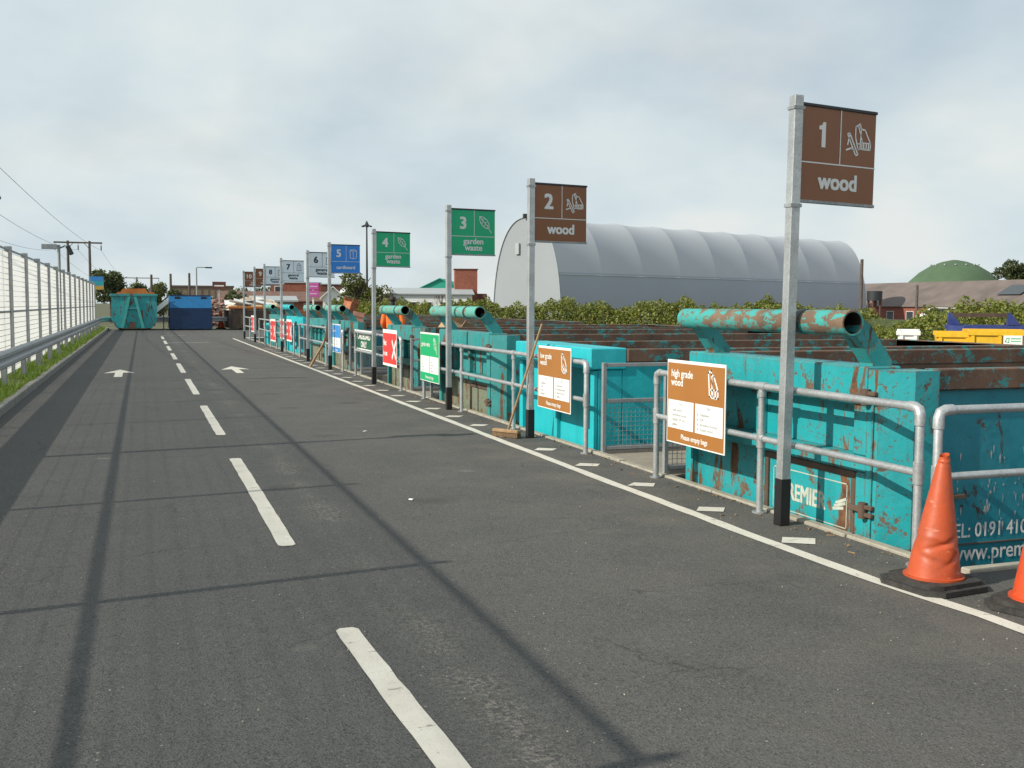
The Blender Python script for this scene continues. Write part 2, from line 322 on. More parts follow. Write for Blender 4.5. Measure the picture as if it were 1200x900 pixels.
# ------------------------------------------------------------------ mesh helpers
class MB:
    def __init__(s): s.v = []; s.f = []; s.sm = []
    def add(s, vs, fs, smooth=False):
        o = len(s.v); s.v.extend([tuple(v) for v in vs]); s.f.extend([tuple(i + o for i in f) for f in fs]); s.sm.extend([smooth] * len(fs)); return s
    def box(s, x0, x1, y0, y1, z0, z1, bev=0.0, mat=None):
        if bev <= 0:
            vs = [(x0,y0,z0),(x1,y0,z0),(x1,y1,z0),(x0,y1,z0),(x0,y0,z1),(x1,y0,z1),(x1,y1,z1),(x0,y1,z1)]
            fs = [(3,2,1,0),(4,5,6,7),(0,1,5,4),(1,2,6,5),(2,3,7,6),(3,0,4,7)]
        else:
            bm = bmesh.new(); bmesh.ops.create_cube(bm, size=1)
            for v in bm.verts: v.co = Vector(((x0+x1)/2 + v.co.x*(x1-x0), (y0+y1)/2 + v.co.y*(y1-y0), (z0+z1)/2 + v.co.z*(z1-z0)))
            bmesh.ops.bevel(bm, geom=bm.edges[:], offset=bev, segments=1, affect='EDGES', profile=.5)
            bm.verts.index_update(); vs = [v.co.copy() for v in bm.verts]; fs = [[v.index for v in f.verts] for f in bm.faces]; bm.free()
        if mat is not None: vs = [mat @ Vector(v) for v in vs]
        return s.add(vs, fs)
    def prism(s, poly, axis, a, b):
        """poly: 2D points counter-clockwise seen from +axis; extruded along axis from a to b"""
        n = len(poly)
        def mk(p, w): return {'x': (w, p[0], p[1]), 'y': (p[0], w, p[1]), 'z': (p[0], p[1], w)}[axis]
        vs = [mk(p, a) for p in poly] + [mk(p, b) for p in poly]
        fs = [tuple(range(n))[::-1], tuple(range(n, 2*n))] + [(i, (i+1) % n, n + (i+1) % n, n + i) for i in range(n)]
        return s.add(vs, fs)
    def tube(s, pts, r, n=10, caps=True, smooth=True, radii=None):
        pts = [Vector(p) for p in pts]; vs = []; fs = []
        pu = None
        for i, p in enumerate(pts):
            d = (pts[min(i+1, len(pts)-1)] - pts[max(i-1, 0)]).normalized()
            if pu is None:
                a = Vector((0, 0, 1)) if abs(d.z) < .9 else Vector((1, 0, 0)); pu = d.cross(a).normalized()
            pu = (pu - d * pu.dot(d)).normalized(); w = d.cross(pu)
            rr = radii[i] if radii else r
            for k in range(n):
                t = 2 * math.pi * k / n; vs.append(p + (pu * math.cos(t) + w * math.sin(t)) * rr)
        for i in range(len(pts) - 1):
            for k in range(n):
                fs.append((i*n + k, i*n + (k+1) % n, (i+1)*n + (k+1) % n, (i+1)*n + k))
        s.add(vs, fs, smooth)
        if caps:
            m = len(pts) - 1
            s.add(vs[:n], [tuple(range(n))[::-1]]); s.add(vs[m*n:], [tuple(range(n))])
        return s
    def ribbon(s, pts, w, z=0.0, closed=False):
        """flat stroke in the local x-z plane (y = z offset towards -y), for printed line art"""
        P = [Vector((p[0], p[1])) for p in pts]; n = len(P)
        rng_ = range(n) if closed else range(n - 1)
        for i in rng_:
            a, b = P[i], P[(i+1) % n]; d = (b - a)
            if d.length < 1e-6: continue
            d.normalize(); q = Vector((-d.y, d.x)) * w / 2; e = d * w / 2
            c = [a - e - q, b + e - q, b + e + q, a - e + q]
            s.add([(p.x, z, p.y) for p in c], [(0, 1, 2, 3)])
        return s
    def build(s, name, mat, parent=None, loc=None, rotz=0.0, kind=None):
        me = bpy.data.meshes.new(name); me.from_pydata(s.v, [], s.f); me.update()
        if any(s.sm): me.polygons.foreach_set('use_smooth', s.sm)
        me.materials.append(mat)
        o = bpy.data.objects.new(name, me); col.objects.link(o)
        if parent: o.parent = parent
        if loc: o.location = loc
        if rotz: o.rotation_euler.z = rotz
        if kind: o['kind'] = kind
        return o
def tag(o, label, cat, group=None):
    o['label'] = label; o['category'] = cat
    if group: o['group'] = group
    return o
def thing(name, label, cat, loc=(0, 0, 0), rotz=0.0, group=None):
    o = bpy.data.objects.new(name, None); o.empty_display_size = .2; col.objects.link(o)
    o.location = loc; o.rotation_euler.z = rotz; return tag(o, label, cat, group)
def struct(o): o['kind'] = 'structure'; return o
def dup(o, parent=None):
    c = o.copy(); col.objects.link(c)
    if parent: c.parent = parent
    return c
def numpy_mesh(name, V, F, mat, parent=None):
    me = bpy.data.meshes.new(name); nv, nf, k = len(V), len(F), F.shape[1]
    me.vertices.add(nv); me.vertices.foreach_set('co', V.astype(np.float32).ravel())
    me.loops.add(nf * k); me.loops.foreach_set('vertex_index', F.astype(np.int32).ravel())
    me.polygons.add(nf); me.polygons.foreach_set('loop_start', np.arange(0, nf*k, k, dtype=np.int32))
    me.update(calc_edges=True); me.validate(); me.materials.append(mat)
    o = bpy.data.objects.new(name, me); col.objects.link(o)
    if parent: o.parent = parent
    return o
def leaf_quads(P, size, up=0.35):
    """small leaf faces at points P with random tilt"""
    n = len(P); a = rng.normal(size=(n, 3)); a[:, 2] += up; a /= np.linalg.norm(a, axis=1)[:, None]
    b = rng.normal(size=(n, 3)); u = np.cross(a, b); u /= np.linalg.norm(u, axis=1)[:, None]; w = np.cross(a, u)
    s = (size * rng.uniform(.6, 1.35, n))[:, None]
    V = np.stack([P - u*s*.5, P + w*s*.32, P + u*s*.5, P - w*s*.32], 1).reshape(-1, 3)
    return V, np.arange(4*n).reshape(-1, 4)
_font = None
def text_mesh(body, size, align='CENTER', bold=0.0, sx=1.0, spacing=1.0, line=0.85):
    """returns (verts, faces) of lettering in the local x-z plane, baseline at z=0, facing -y"""
    c = bpy.data.curves.new('lettering', 'FONT'); c.body = body; c.size = size; c.align_x = align
    c.offset = bold; c.resolution_u = 3; c.space_character = spacing; c.space_line = line
    o = bpy.data.objects.new('lettering', c); col.objects.link(o)
    dg = bpy.context.evaluated_depsgraph_get(); ev = o.evaluated_get(dg); me = ev.to_mesh()
    vs = [(v.co.x * sx, 0.0, v.co.y) for v in me.vertices]; fs = [tuple(p.vertices) for p in me.polygons]
    ev.to_mesh_clear(); bpy.data.objects.remove(o); bpy.data.curves.remove(c)
    return vs, fs
def put_text(mb, body, x, z, size, y=0.0, bold=0.0, **kw):
    """heavy strokes come from a few slightly shifted copies laid on one another"""
    vs, fs = text_mesh(body, size, **kw)
    sh = [(0, 0)] if bold <= 0 else [(-bold, -bold*.6), (bold, -bold*.6), (bold, bold*.6), (-bold, bold*.6), (0, 0)]
    for i, (dx, dz) in enumerate(sh):
        mb.add([(v[0] + x + dx, y - .00025*i, v[2] + z + dz) for v in vs], fs)
    return mb

# ================================================================== GROUND
gm = MB(); gm.add([(-3000,-300,-.03),(-1.9,-300,-.03),(-1.9,4000,-.03),(-3000,4000,-.03)], [(0,1,2,3)])
gm.add([(-1.9,69,-.03),(70,69,-.03),(70,4000,-.03),(-1.9,4000,-.03)], [(0,1,2,3)])
gm.add([(30,-300,-.03),(3000,-300,-.03),(3000,4.95,-.03),(30,4.95,-.03)], [(0,1,2,3)])
struct(gm.build('ground', MT['land']))
ym = MB(); ym.add([(4.2,4.6,-1.45),(3000,4.6,-1.45),(3000,4000,-1.45),(70,4000,-1.45),(70,69.2,-1.45),(4.2,69.2,-1.45)], [(0,1,2,3,4,5)])
struct(ym.build('yard_floor', MT['yard']))
rm = MB()
rm.add([(-1.9,-40,0),(30,-40,0),(30,4.96,0),(-1.9,4.96,0)], [(0,1,2,3)])
rm.add([(-1.9,4.96,0),(4.62,4.96,0),(4.62,69,0),(-1.9,69,0)], [(0,1,2,3)])
rm.add([(4.62,51.5,0),(12,51.5,0),(12,69,0),(4.62,69,0)], [(0,1,2,3)])
road = struct(rm.build('road', MT['asphalt']))
wm = MB(); wm.box(4.45,4.66,5.0,51.5,-1.5,-.02); wm.box(4.66,30,4.8,5.03,-1.5,-.02); wm.box(4.66,12,51.3,51.5,-1.5,-.02)
wm.box(12,12.2,51.3,69,-1.5,-.02)
struct(wm.build('retaining_wall', MT['wall']))

# road paint: each mark a sheet 4 mm proud with uneven edges
def line_poly(pts, w, jit=0.006, step=.25, z=.004):
    mb = MB(); L_, R2 = [], []
    for (a, b) in zip(pts[:-1], pts[1:]):
        a = Vector(a); b = Vector(b); n = max(1, int((b - a).length / step)); d = (b - a).normalized(); q = Vector((-d.y, d.x))
        for i in range(n):
            p = a.lerp(b, i / n); L_.append(p + q * (w/2 + random.uniform(-jit, jit))); R2.append(p - q * (w/2 + random.uniform(-jit, jit)))
    L_.append(b + q*w/2); R2.append(b - q*w/2)
    vs = [(p.x, p.y, z) for p in L_] + [(p.x, p.y, z) for p in R2]; n = len(L_)
    return mb.add(vs, [(n+i, n+i+1, i+1, i) for i in range(n-1)])
def dash(y0, y1, x=.88, w=.115):
    out_ = []; n = 26
    r = .05
    for i in range(n + 1):
        y = y0 + (y1 - y0) * i / n; out_.append((x + w/2 + random.uniform(-.004, .004), y + (r*.6 if i == 0 else -r*.6 if i == n else 0)))
    top = [(x + w*.28, y1), (x - w*.28, y1)]; bot = [(x - w*.28, y0), (x + w*.28, y0)]
    left = []
    for i in range(n, -1, -1):
        y = y0 + (y1 - y0) * i / n; left.append((x - w/2 + random.uniform(-.004, .004), y + (r*.6 if i == 0 else -r*.6 if i == n else 0)))
    poly = out_ + top + left + bot
    return MB().add([(p[0], p[1], .004) for p in poly], [tuple(range(len(poly)))])
ds = [(1.05, 5.07), (6.95, 11.12), (13.15, 17.05), (19.2, 23.2), (25.3, 29.3), (31.4, 35.3), (37.4, 41.3), (43.4, 47.2), (49.4, 53.2)]
for i, (a, b) in enumerate(ds):
    d_ = dash(a, b)
    if i == 0: d_.v = [(x + .04 + .030*(5.07 - y) + .006*(5.07 - y)**2, y, z) for x, y, z in d_.v]      # the first dash bends with the lane
    d_.build('lane_dash', MT['line'], road)
line_poly([(4.13, 2.6), (4.10, 4.24), (4.02, 5.0), (3.99, 6.2), (3.97, 9), (3.97, 15), (3.95, 25), (3.92, 38), (3.93, 49.8)], .105, .006).build('edge_line', MT['line'], road)
for y in (6.03, 7.2, 8.4, 9.62, 10.8, 12.0, 13.25, 14.42, 15.6, 16.85, 18.0, 19.2, 20.4, 21.6, 22.8, 24, 25.2, 26.4, 27.6, 28.8, 30, 31.2, 32.4, 33.6, 35, 36.2, 37.4, 38.6):
    x = 4.2; j = lambda: random.uniform(-.012, .012)
    MB().add([(x-.15+j(), y-.02+j(), .004), (x+.04+j(), y-.13+j(), .004), (x+.15+j(), y+.02+j(), .004), (x-.03+j(), y+.12+j(), .004)], [(0,1,2,3)]).build('edge_mark', MT['line'], road)
for ax, ay in ((-.52, 24.2), (2.12, 24.9)):
    s = [(-.085,0),(.085,0),(.085,1.5),(.34,1.35),(0,2.7),(-.34,1.35),(-.085,1.5)]
    MB().add([(ax + p[0], ay + p[1], .004) for p in s], [(0,1,2,3,4,5,6)]).build('lane_arrow', MT['line'], road)
line_poly([(.95, 44.6), (2.55, 44.9)], .12).build('cross_mark', MT['line'], road)
line_poly([(.85, 54.5), (2.0, 54.9)], .10).build('cross_mark', MT['line'], road)
# mortar spots and stains on the tarmac (flat splashes)
# scattered grit and litter scraps
n = 1300
P = np.column_stack([rng.uniform(-1.6, 4.5, n), 2.8 + rng.exponential(9, n), np.full(n, .006)])
k = int(n*.35); P[:k, 0] = 4.6 - rng.exponential(.25, k)
V, F = leaf_quads(P, .009, up=1.2); V[:, 2] = np.maximum(V[:, 2], .002)
numpy_mesh('grit', V, F, MT['edging'], road)['kind'] = 'stuff'
# wood splinters and dead leaves swept against the edging stones
sw = MB()
for i in range(60):
    y = 5.2 + random.expovariate(.12); x = 4.57 - random.expovariate(9); l_ = random.uniform(.006, .028)
    if y < 45: sw.box(-l_, l_, -.004, .004, .003, .009, 0, Matrix.Translation((x, y, 0)) @ Matrix.Rotation(random.uniform(0, 3.1), 4, 'Z') @ Matrix.Rotation(random.uniform(-.1, .1), 4, 'Y'))
sw.build('splinters', MT['wood'], road, kind='stuff')
n = 120; P = np.column_stack([4.58 - rng.exponential(.16, n), 5.1 + rng.exponential(9, n), np.full(n, .012)])
V, F = leaf_quads(P, .026, up=1.6); V[:, 2] = np.maximum(V[:, 2], .003); numpy_mesh('dead_leaves', V, F, MT['bristle'], road)['kind'] = 'stuff'
for i, (x, y, s, lab) in enumerate(((2.62, 13.0, .035, 'small white paper scrap lying on the tarmac near the broom'), (2.05, 8.3, .028, 'crumpled white wrapper lying in the right lane beside the second lane dash'))):
    mb = MB(); mb.add([(-s,-s*.6,.006),(s*.3,-s*.7,.012),(s,.1*s,.006),(s*.4,s*.7,.012),(-s*.6,s*.6,.008),(0,0,.015)], [(0,1,5),(1,2,5),(2,3,5),(3,4,5),(4,0,5)])
    tag(mb.build('litter', MT['white'], loc=(x, y, 0), rotz=i), lab, 'litter', 'litter on the road')

# left kerb of separate stones, verge and grass
kerb = bpy.data.objects.new('kerb', None); col.objects.link(kerb); struct(kerb)
ks = MB().box(-.0625, .0625, 0, .905, -.1, .12, .012).build('kerbstone', MT['kerb'], kerb)
first = True
for i in range(66):
    o = ks if first else dup(ks, kerb); first = False
    o.location = (-1.96 + random.uniform(-.004, .004), 8 + .915 * i, random.uniform(-.006, .004)); o.rotation_euler.z = random.uniform(-.004, .004)
vm = MB()
ny = 60
for i in range(ny + 1):
    y = 2 + 66 * i / ny
    for x, z in ((-2.02, .10), (-2.2, .12 + random.uniform(-.02, .02)), (-2.5, .12 + random.uniform(-.03, .03)), (-3.2, .10)): vm.v.append((x, y, z))
for i in range(ny):
    for k in range(3): a = i*4 + k; vm.f.append((a+1, a, a+4, a+5)); vm.sm.append(True)
struct(vm.build('verge', MT['soil']))
n = 52000
gx = rng.uniform(-3.0, -2.0, n); gy = 9 + 57 * rng.uniform(0, 1, n) ** 1.5
h = rng.uniform(.04, .15, n) * np.where(gx < -2.35, 1.5, 1.0); h = h * (.65 + .55*np.sin(gy*1.7 + 3*gx) * np.sin(gy*.63 + 1) + .5*(rng.uniform(0, 1, n) > .94)); h = np.maximum(h, .02); ang = rng.uniform(0, 6.28, n); wd = rng.uniform(.004, .009, n) * (1 + gy / 30)
lean = rng.normal(0, .05, (n, 2))
b0 = np.column_stack([gx + np.cos(ang)*wd, gy + np.sin(ang)*wd, np.full(n, .1)]); b1 = np.column_stack([gx - np.cos(ang)*wd, gy - np.sin(ang)*wd, np.full(n, .1)])
tp = np.column_stack([gx + lean[:, 0], gy + lean[:, 1], .1 + h])
numpy_mesh('grass', np.stack([b0, b1, tp], 1).reshape(-1, 3), np.arange(3*n).reshape(-1, 3), MT['grass'])['kind'] = 'stuff'

# edging stones along the bays
edg = bpy.data.objects.new('bay_edging', None); col.objects.link(edg); struct(edg)
es = MB().box(4.585, 4.665, 0, .905, -.2, .022, .008).build('edging_stone', MT['edging'], edg)
for i in range(50):
    o = es if i == 0 else dup(es, edg); o.location = (random.uniform(-.006, .006), 5.12 + .915*i, random.uniform(-.006, .006))
ex = MB().box(0, .905, 4.955, 5.035, -.2, .022, .008).build('edging_stone', MT['edging'], edg)
for i in range(12):
    o = ex if i == 0 else dup(ex, edg); o.location = (4.68 + .915*i, random.uniform(-.005, .005), random.uniform(-.006, .006))

# concrete piers between the bays
piers = [(8.78, 10.28), (17.32, 18.8), (23.4, 24.86), (32.25, 33.4), (38.05, 39.6)]
for y0, y1 in piers:
    struct(MB().box(4.665, 8.6, y0, y1, -1.45, .008, .012).build('concrete_pier', MT['concrete']))

# ================================================================== LEFT FENCE AND CRASH BARRIER
FX = -2.5
near_posts = [2.65, 5.63, 8.63, 11.65, 14.6, 17.5, 20.25]
posts = near_posts + [23.25 + 3.09 * i for i in range(14)]
fence = thing('mesh_fence', 'tall white mesh fence on grey posts along the left verge', 'fence')
FH = 2.64
pm = MB().box(-.07, .07, -.027, .027, 0, FH + .02, .006).build('post', MT['galv_dull'], fence)
ncap = None
pw = 3.09
tb = MB(); nth = int(pw / .016); hw = .0021; pitch_w = 2.40 / 22
for i in range(nth):
    y = .03 + (pw - .06) * i / (nth - 1)
    for k in range(22):                                # slim white strips set at 45 degrees between the line wires
        z0 = .14 + k * pitch_w + .006; z1 = z0 + pitch_w - .012
        tb.add([(-hw, y + hw, z0), (hw, y - hw, z0), (hw, y - hw, z1), (-hw, y + hw, z1)], [(0, 1, 2, 3)])
mesh_me = tb.build('mesh_threads', MT['thread'], fence, kind='stuff')
wb = MB()
for i in range(23):
    z = .14 + i * pitch_w; wb.box(.0, .005, .02, pw - .02, z - .0016, z + .0016)
wires_me = wb.build('line_wires', MT['galv_dull'], fence, kind='stuff')
rb = MB().box(-.017, .017, .04, pw - .04, FH - .065, FH - .03, .004).build('top_rail', MT['galv_dull'], fence)
mb_ = MB().box(-.02, .02, .04, pw - .04, 1.345, 1.38, .004).build('mid_rail', MT['galv_dull'], fence)
for i, y in enumerate(posts):
    p = pm if i == 0 else dup(pm, fence); p.location = (FX, y, .06)
    if i < len(posts) - 1:
        sc = (posts[i+1] - y) / pw
        for src in (mesh_me, wires_me, rb, mb_):
            q = src if i == 0 else dup(src, fence); q.location = (FX, y, .06); q.scale = (1, sc, 1)

bar = thing('crash_barrier', 'long galvanised crash barrier in front of the white mesh fence', 'barrier')
def wbeam(mb, pts):
    prof = [(-.03,.155),(0,.145),(.04,.11),(.04,.055),(0,.02),(0,-.02),(.04,-.055),(.04,-.11),(0,-.145),(-.03,-.155)]
    n = len(prof); vs = []
    for i, p in enumerate(pts):
        p = Vector(p); d = (Vector(pts[min(i+1, len(pts)-1)]) - Vector(pts[max(0, i-1)])).normalized(); q = Vector((d.y, -d.x, 0))
        for a in prof: vs.append(p + q * a[0] + Vector((0, 0, a[1])))
        for a in prof: vs.append(p + q * (a[0] - .006) + Vector((0, 0, a[1])))
    fs = []
    for i in range(len(pts) - 1):
        for k in range(n - 1):
            a = i*2*n + k; fs.append((a+1, a, a + 2*n, a + 2*n + 1)); b = a + n; fs.append((b, b+1, b+1+2*n, b+2*n))
        for e in (0, n-1):
            a = i*2*n + e; fs.append((a, a+n, a+n+2*n, a+2*n))
    return mb.add(vs, fs)
BZ = .63
for i in range(18):
    y0 = 8 + 3.2 * i; wbeam(MB(), [(-2.2 + (.004 if i % 2 else 0), y0 - .15, BZ), (-2.2 + (.004 if i % 2 else 0), y0 + 3.2, BZ)]).build('beam', MT['galv_dull'], bar)  # duller steel darkens the beam for its shaded, backlit face
bp = MB().box(-.05, .05, -.03, .03, 0, .68, .004).build('post', MT['galv_dull'], bar)
for i in range(18):
    o = bp if i == 0 else dup(bp, bar); o.location = (-2.285, 7.35 + 3.2 * i, .08)
wbeam(MB(), [(-2.2, 65.4, BZ), (-2.05, 66.6, BZ), (-1.5, 67.4, BZ), (-.7, 67.7, BZ)]).build('corner_beam', MT['galv'], bar)
bar2 = thing('crash_barrier', 'crash barrier across the far end of the road behind the containers', 'barrier')
wbeam(MB(), [(-.7, 67.7, BZ), (10.5, 67.7, BZ)]).build('beam', MT['galv'], bar2)
b2 = MB().box(-.05, .05, -.03, .03, 0, .68, .004).build('post', MT['galv_dull'], bar2)
for i in range(6):
    o = b2 if i == 0 else dup(b2, bar2); o.location = (-.2 + 2.0 * i, 67.85, -.03)

def cctv(y, h, label, x=FX):
    t = thing('camera_pole', label, 'camera pole', (x, y, .05), 0, 'camera poles along the fence')
    MB().tube([(0, 0, 0), (0, 0, h)], .045, 10).build('pole', MT['galv_dull'], t)
    MB().box(-.52, -.05, -.06, .06, h - .14, h + .02, .01).build('equipment_box', MT['galv_dull'], t)
    MB().tube([(.04, 0, h - .1), (.2, -.05, h - .02)], .022, 8).build('bracket', MT['dark'], t)
    MB().box(-.07, .07, -.07, .07, -.32, .0, .02, Matrix.Translation((.26, -.06, h - .02)) @ Matrix.Rotation(-.42, 4, 'Y')).build('camera_housing', MT['dark'], t)
cctv(37.2, 3.42, 'grey pole with a box and a drooping camera rising over the fence')
cctv(11.6, 3.85, 'camera pole standing behind the near end of the fence')
cctv(22.3, 3.80, 'camera pole whose dark housing just enters the left picture edge', x=-2.93)
s = thing('information_board', 'blue, teal and sand banded board on the far fence end', 'sign', (-2.75, 64.6, 0))
MB().box(-.04, .04, -.03, .03, 0, 3.1).build('post', MT['galv_dull'], s)
MB().box(.0, .72, -.06, -.03, 2.85, 3.1).build('band', MT['blue_board'], s)
MB().box(.0, .72, -.06, -.03, 2.58, 2.848).build('band', simple('teal print', (0.03, 0.36, 0.42), .5), s)
MB().box(.0, .72, -.06, -.03, 2.36, 2.578).build('band', simple('sand print', (0.55, 0.35, 0.08), .5), s)

# ================================================================== SIGN POSTS
def icon_wood(mb, x, z, s, y):
    A = lambda *p: [(x + a*s, z + b*s) for a, b in p]
    mb.ribbon(A((-.42,-.12),(-.36,.12)), .05*s, y)
    mb.ribbon(A((-.44,.16),(-.36,.2),(-.02,-.38),(-.10,-.42)), .045*s, y, True)
    mb.ribbon(A((-.46,-.28),(-.28,-.22),(-.18,-.26)), .05*s, y)
    mb.ribbon(A((-.13,.38),(.04,.48),(.08,.32),(.06,-.22),(-.02,-.24),(-.13,.1)), .045*s, y, True)
    mb.ribbon(A((-.03,.42),(.13,.02),(.13,-.22),(-.01,-.22)), .04*s, y)
    mb.ribbon(A((.1,.34),(.24,.32),(.46,-.04),(.46,-.22),(.13,-.22)), .045*s, y)
    mb.ribbon(A((.13,-.04),(.46,-.04)), .03*s, y); mb.ribbon(A((.2,-.08),(.2,-.2)), .05*s, y); mb.ribbon(A((.3,-.08),(.3,-.2)), .05*s, y); mb.ribbon(A((.39,-.08),(.39,-.2)), .05*s, y)
    mb.ribbon(A((-.02,-.08),(.12,-.08)), .03*s, y)
def icon_leaf(mb, x, z, s, y):
    A = lambda *p: [(x + a*s, z + b*s) for a, b in p]
    mb.ribbon(A((-.36,.45),(-.12,.42),(.14,.25),(.28,.0),(.25,-.25),(.02,-.22),(-.2,-.05),(-.33,.18)), .045*s, y, True)
    mb.ribbon(A((-.36,.45),(.05,.02),(.42,-.48)), .045*s, y)
    for a, b, c, d in ((-.12,.2,-.2,.02),(.03,.04,-.06,-.12),(-.04,.1,.14,.14),(.1,-.06,.25,-.04),(-.18,.28,-.02,.32)): mb.ribbon(A((a,b),(c,d)), .03*s, y)
def icon_box(mb, x, z, s, y):
    A = lambda *p: [(x + a*s, z + b*s) for a, b in p]
    mb.ribbon(A((-.32,.34),(.08,.42),(.34,.3),(.3,-.38),(0,-.46),(-.3,-.36)), .05*s, y, True)
    mb.ribbon(A((-.32,.34),(-.02,.26),(.34,.3)), .045*s, y); mb.ribbon(A((-.02,.26),(0,-.46)), .045*s, y)
def icon_bag(mb, x, z, s, y):
    A = lambda *p: [(x + a*s, z + b*s) for a, b in p]
    mb.ribbon(A((-.24,.28),(.24,.28),(.28,-.44),(-.28,-.44)), .05*s, y, True)
    mb.ribbon(A((-.15,.3),(-.08,.48),(.1,.48),(.16,.3)), .05*s, y); mb.ribbon(A((-.1,.2),(-.12,-.4)), .03*s, y); mb.ribbon(A((.1,.2),(.12,-.4)), .03*s, y)
def sign_post(num, words, face, ink, icon, y, x, label, H=3.1):
    t = thing('sign_post', label, 'sign', (x, y, 0), 0, 'numbered waste signs along the bays')
    s = .038
    MB().box(-s, s, -s, s, 0, H, .005).build('post', MT['galv'], t)
    MB().box(-s-.005, s+.005, -s-.005, s+.005, 0.0, .345, .004).build('base_sleeve', MT['black'], t)
    MB().box(-s-.007, s+.007, -s-.007, s+.007, 2.31, 2.335).build('band_clip', MT['galv_dull'], t)
    MB().box(-s-.007, s+.007, -s-.007, s+.007, 3.0, 3.022).build('band_clip', MT['galv_dull'], t)
    fr = bpy.data.objects.new('sign_panel', None); col.objects.link(fr); fr.parent = t; fr.location = (s + .012, 0, 2.37); fr.rotation_euler.z = R_(9) + random.uniform(-.02, .02)
    t.rotation_euler = (random.uniform(-.004, .004), .010 if num == '1' else random.uniform(-.004, .004), 0)
    W, HH = .73, .665
    MB().box(0, W, -.004, .004, 0, HH).build('face', face, fr)
    MB().box(-.03, W + .008, -.014, .014, HH, HH + .022, .003).build('frame_rail', MT['dark'], fr)
    MB().box(-.03, W + .008, -.014, .014, -.022, 0, .003).build('frame_rail', MT['galv_dull'], fr)
    mb = MB(); yy = -.0062
    mb.ribbon([(.0, .27), (W, .27)], .009, yy); mb.ribbon([(W*.515, .275), (W*.515, HH)], .009, yy)
    one = [(-.10,.50),(-.10,.60),(.0,.63),(.05,.72),(.15,.72),(.15,.0),(0,.0),(0,.50)]
    if num[0] == '1':
        ox = W*.26 - (.0 if num == '1' else .085); mb.add([(ox + p[0]*.26, yy, .385 + p[1]*.25) for p in one], [(0,1,2,7),(2,3,4,7),(7,4,5,6)])
        if num == '10': put_text(mb, '0', W*.26 + .065, .385, .25, y=yy, bold=.010)
    else: put_text(mb, num, W*.26, .385, .25, y=yy, bold=.010)
    if '\n' in words: put_text(mb, words, W*.5, .155, .125, y=yy, bold=.0042, line=.78)
    else: put_text(mb, words, W*.5, .09, .165 if len(words) < 6 else .115, y=yy, bold=.0065 if len(words) < 6 else .0035)
    icon(mb, W*.765, .46, .26, yy)
    mb.build('lettering', ink, fr)
    return t
B, G_, W_ = MT['brown_sign'], MT['green_sign'], MT['signwhite']
sign_post('1', 'wood', B, W_, icon_wood, 6.52, 4.40, 'brown sign 1 wood on the nearest tall square post')
sign_post('2', 'wood', B, W_, icon_wood, 11.83, 4.40, 'brown sign 2 wood on the post beside the leaning broom')
sign_post('3', 'garden\nwaste', G_, W_, icon_leaf, 15.40, 4.40, 'green sign 3 garden waste beside the green notice board')
sign_post('4', 'garden\nwaste', G_, W_, icon_leaf, 20.81, 4.38, 'green sign 4 garden waste above the red notice board')
sign_post('5', 'cardboard', MT['blue_sign'], W_, icon_box, 25.74, 4.33, 'blue sign 5 cardboard on its tall square post')
sign_post('6', 'general\nwaste', MT['grey_sign'], MT['ink'], icon_bag, 29.76, 4.39, 'pale sign 6 general waste partly behind blue sign 5')
sign_post('7', 'general\nwaste', MT['grey_sign'], MT['ink'], icon_bag, 35.84, 4.42, 'pale sign 7 general waste third of the pale grey signs from the far end', 3.13)
sign_post('8', 'general\nwaste', MT['grey_sign'], MT['ink'], icon_bag, 41.98, 4.53, 'pale sign 8 general waste beside brown sign 9', 3.15)
sign_post('9', 'soil\nrubble', B, W_, lambda *a: None, 44.86, 4.43, 'brown sign 9 between sign 10 and pale sign 8', 3.13)
sign_post('10', 'soil\nrubble', B, W_, lambda *a: None, 49.33, 4.40, 'brown sign 10 on the farthest post of the row')

# ================================================================== GUARD RAILS
RX = 4.5
def guard_rail(y0, y1, mids, label, lod=12):
    t = thing('guard_rail', label, 'railing', (RX, y0, 0), 0, 'tube railings along the bays')
    r = .027; Ht, Hm = .985, .58; ln = y1 - y0
    def elbow(ya, sgn): return [(0, ya, 0), (0, ya, Ht - .05), (0, ya + sgn*.012, Ht - .015), (0, ya + sgn*.05, Ht)]
    MB().tube(elbow(0, 1), r, lod).build('post', MT['galv'], t)
    MB().tube(elbow(ln, -1), r, lod).build('post', MT['galv'], t)
    MB().tube([(0, .05, Ht), (0, ln - .05, Ht)], r, lod).build('top_rail', MT['galv'], t)
    MB().tube([(0, .0, Hm), (0, ln, Hm)], r - .002, lod).build('mid_rail', MT['galv'], t)
    for m in mids:
        MB().tube([(0, m - y0, 0), (0, m - y0, Ht - .02)], r - .001, lod).build('post', MT['galv'], t)
    for m in [0] + [m - y0 for m in mids] + [ln]:
        if 0 < m < ln:
            MB().tube([(0, m - .06, Ht), (0, m + .06, Ht)], r + .007, lod).build('fitting', MT['galv'], t)
            MB().tube([(0, m, Ht - .08), (0, m, Ht - .035)], r + .007, lod).build('fitting', MT['galv'], t)
            MB().tube([(0, m - .05, Hm), (0, m + .05, Hm)], r + .006, lod).build('fitting', MT['galv'], t)
        else:
            sg = 1 if m == 0 else -1
            MB().tube([(0, m, Ht - .11), (0, m, Ht - .05), (0, m + sg*.012, Ht - .015), (0, m + sg*.05, Ht), (0, m + sg*.1, Ht)], r + .007, lod).build('fitting', MT['galv'], t)
        MB().tube([(0, m, Hm - .07), (0, m, Hm + .07)], r + .007, lod).build('fitting', MT['galv'], t)
        MB().tube([(0, m, 0), (0, m, .012)], r + .03, lod).build('foot_flange', MT['galv_dull'], t)
guard_rail(5.22, 8.72, [6.97], 'nearest railing run, holding the high grade wood board')
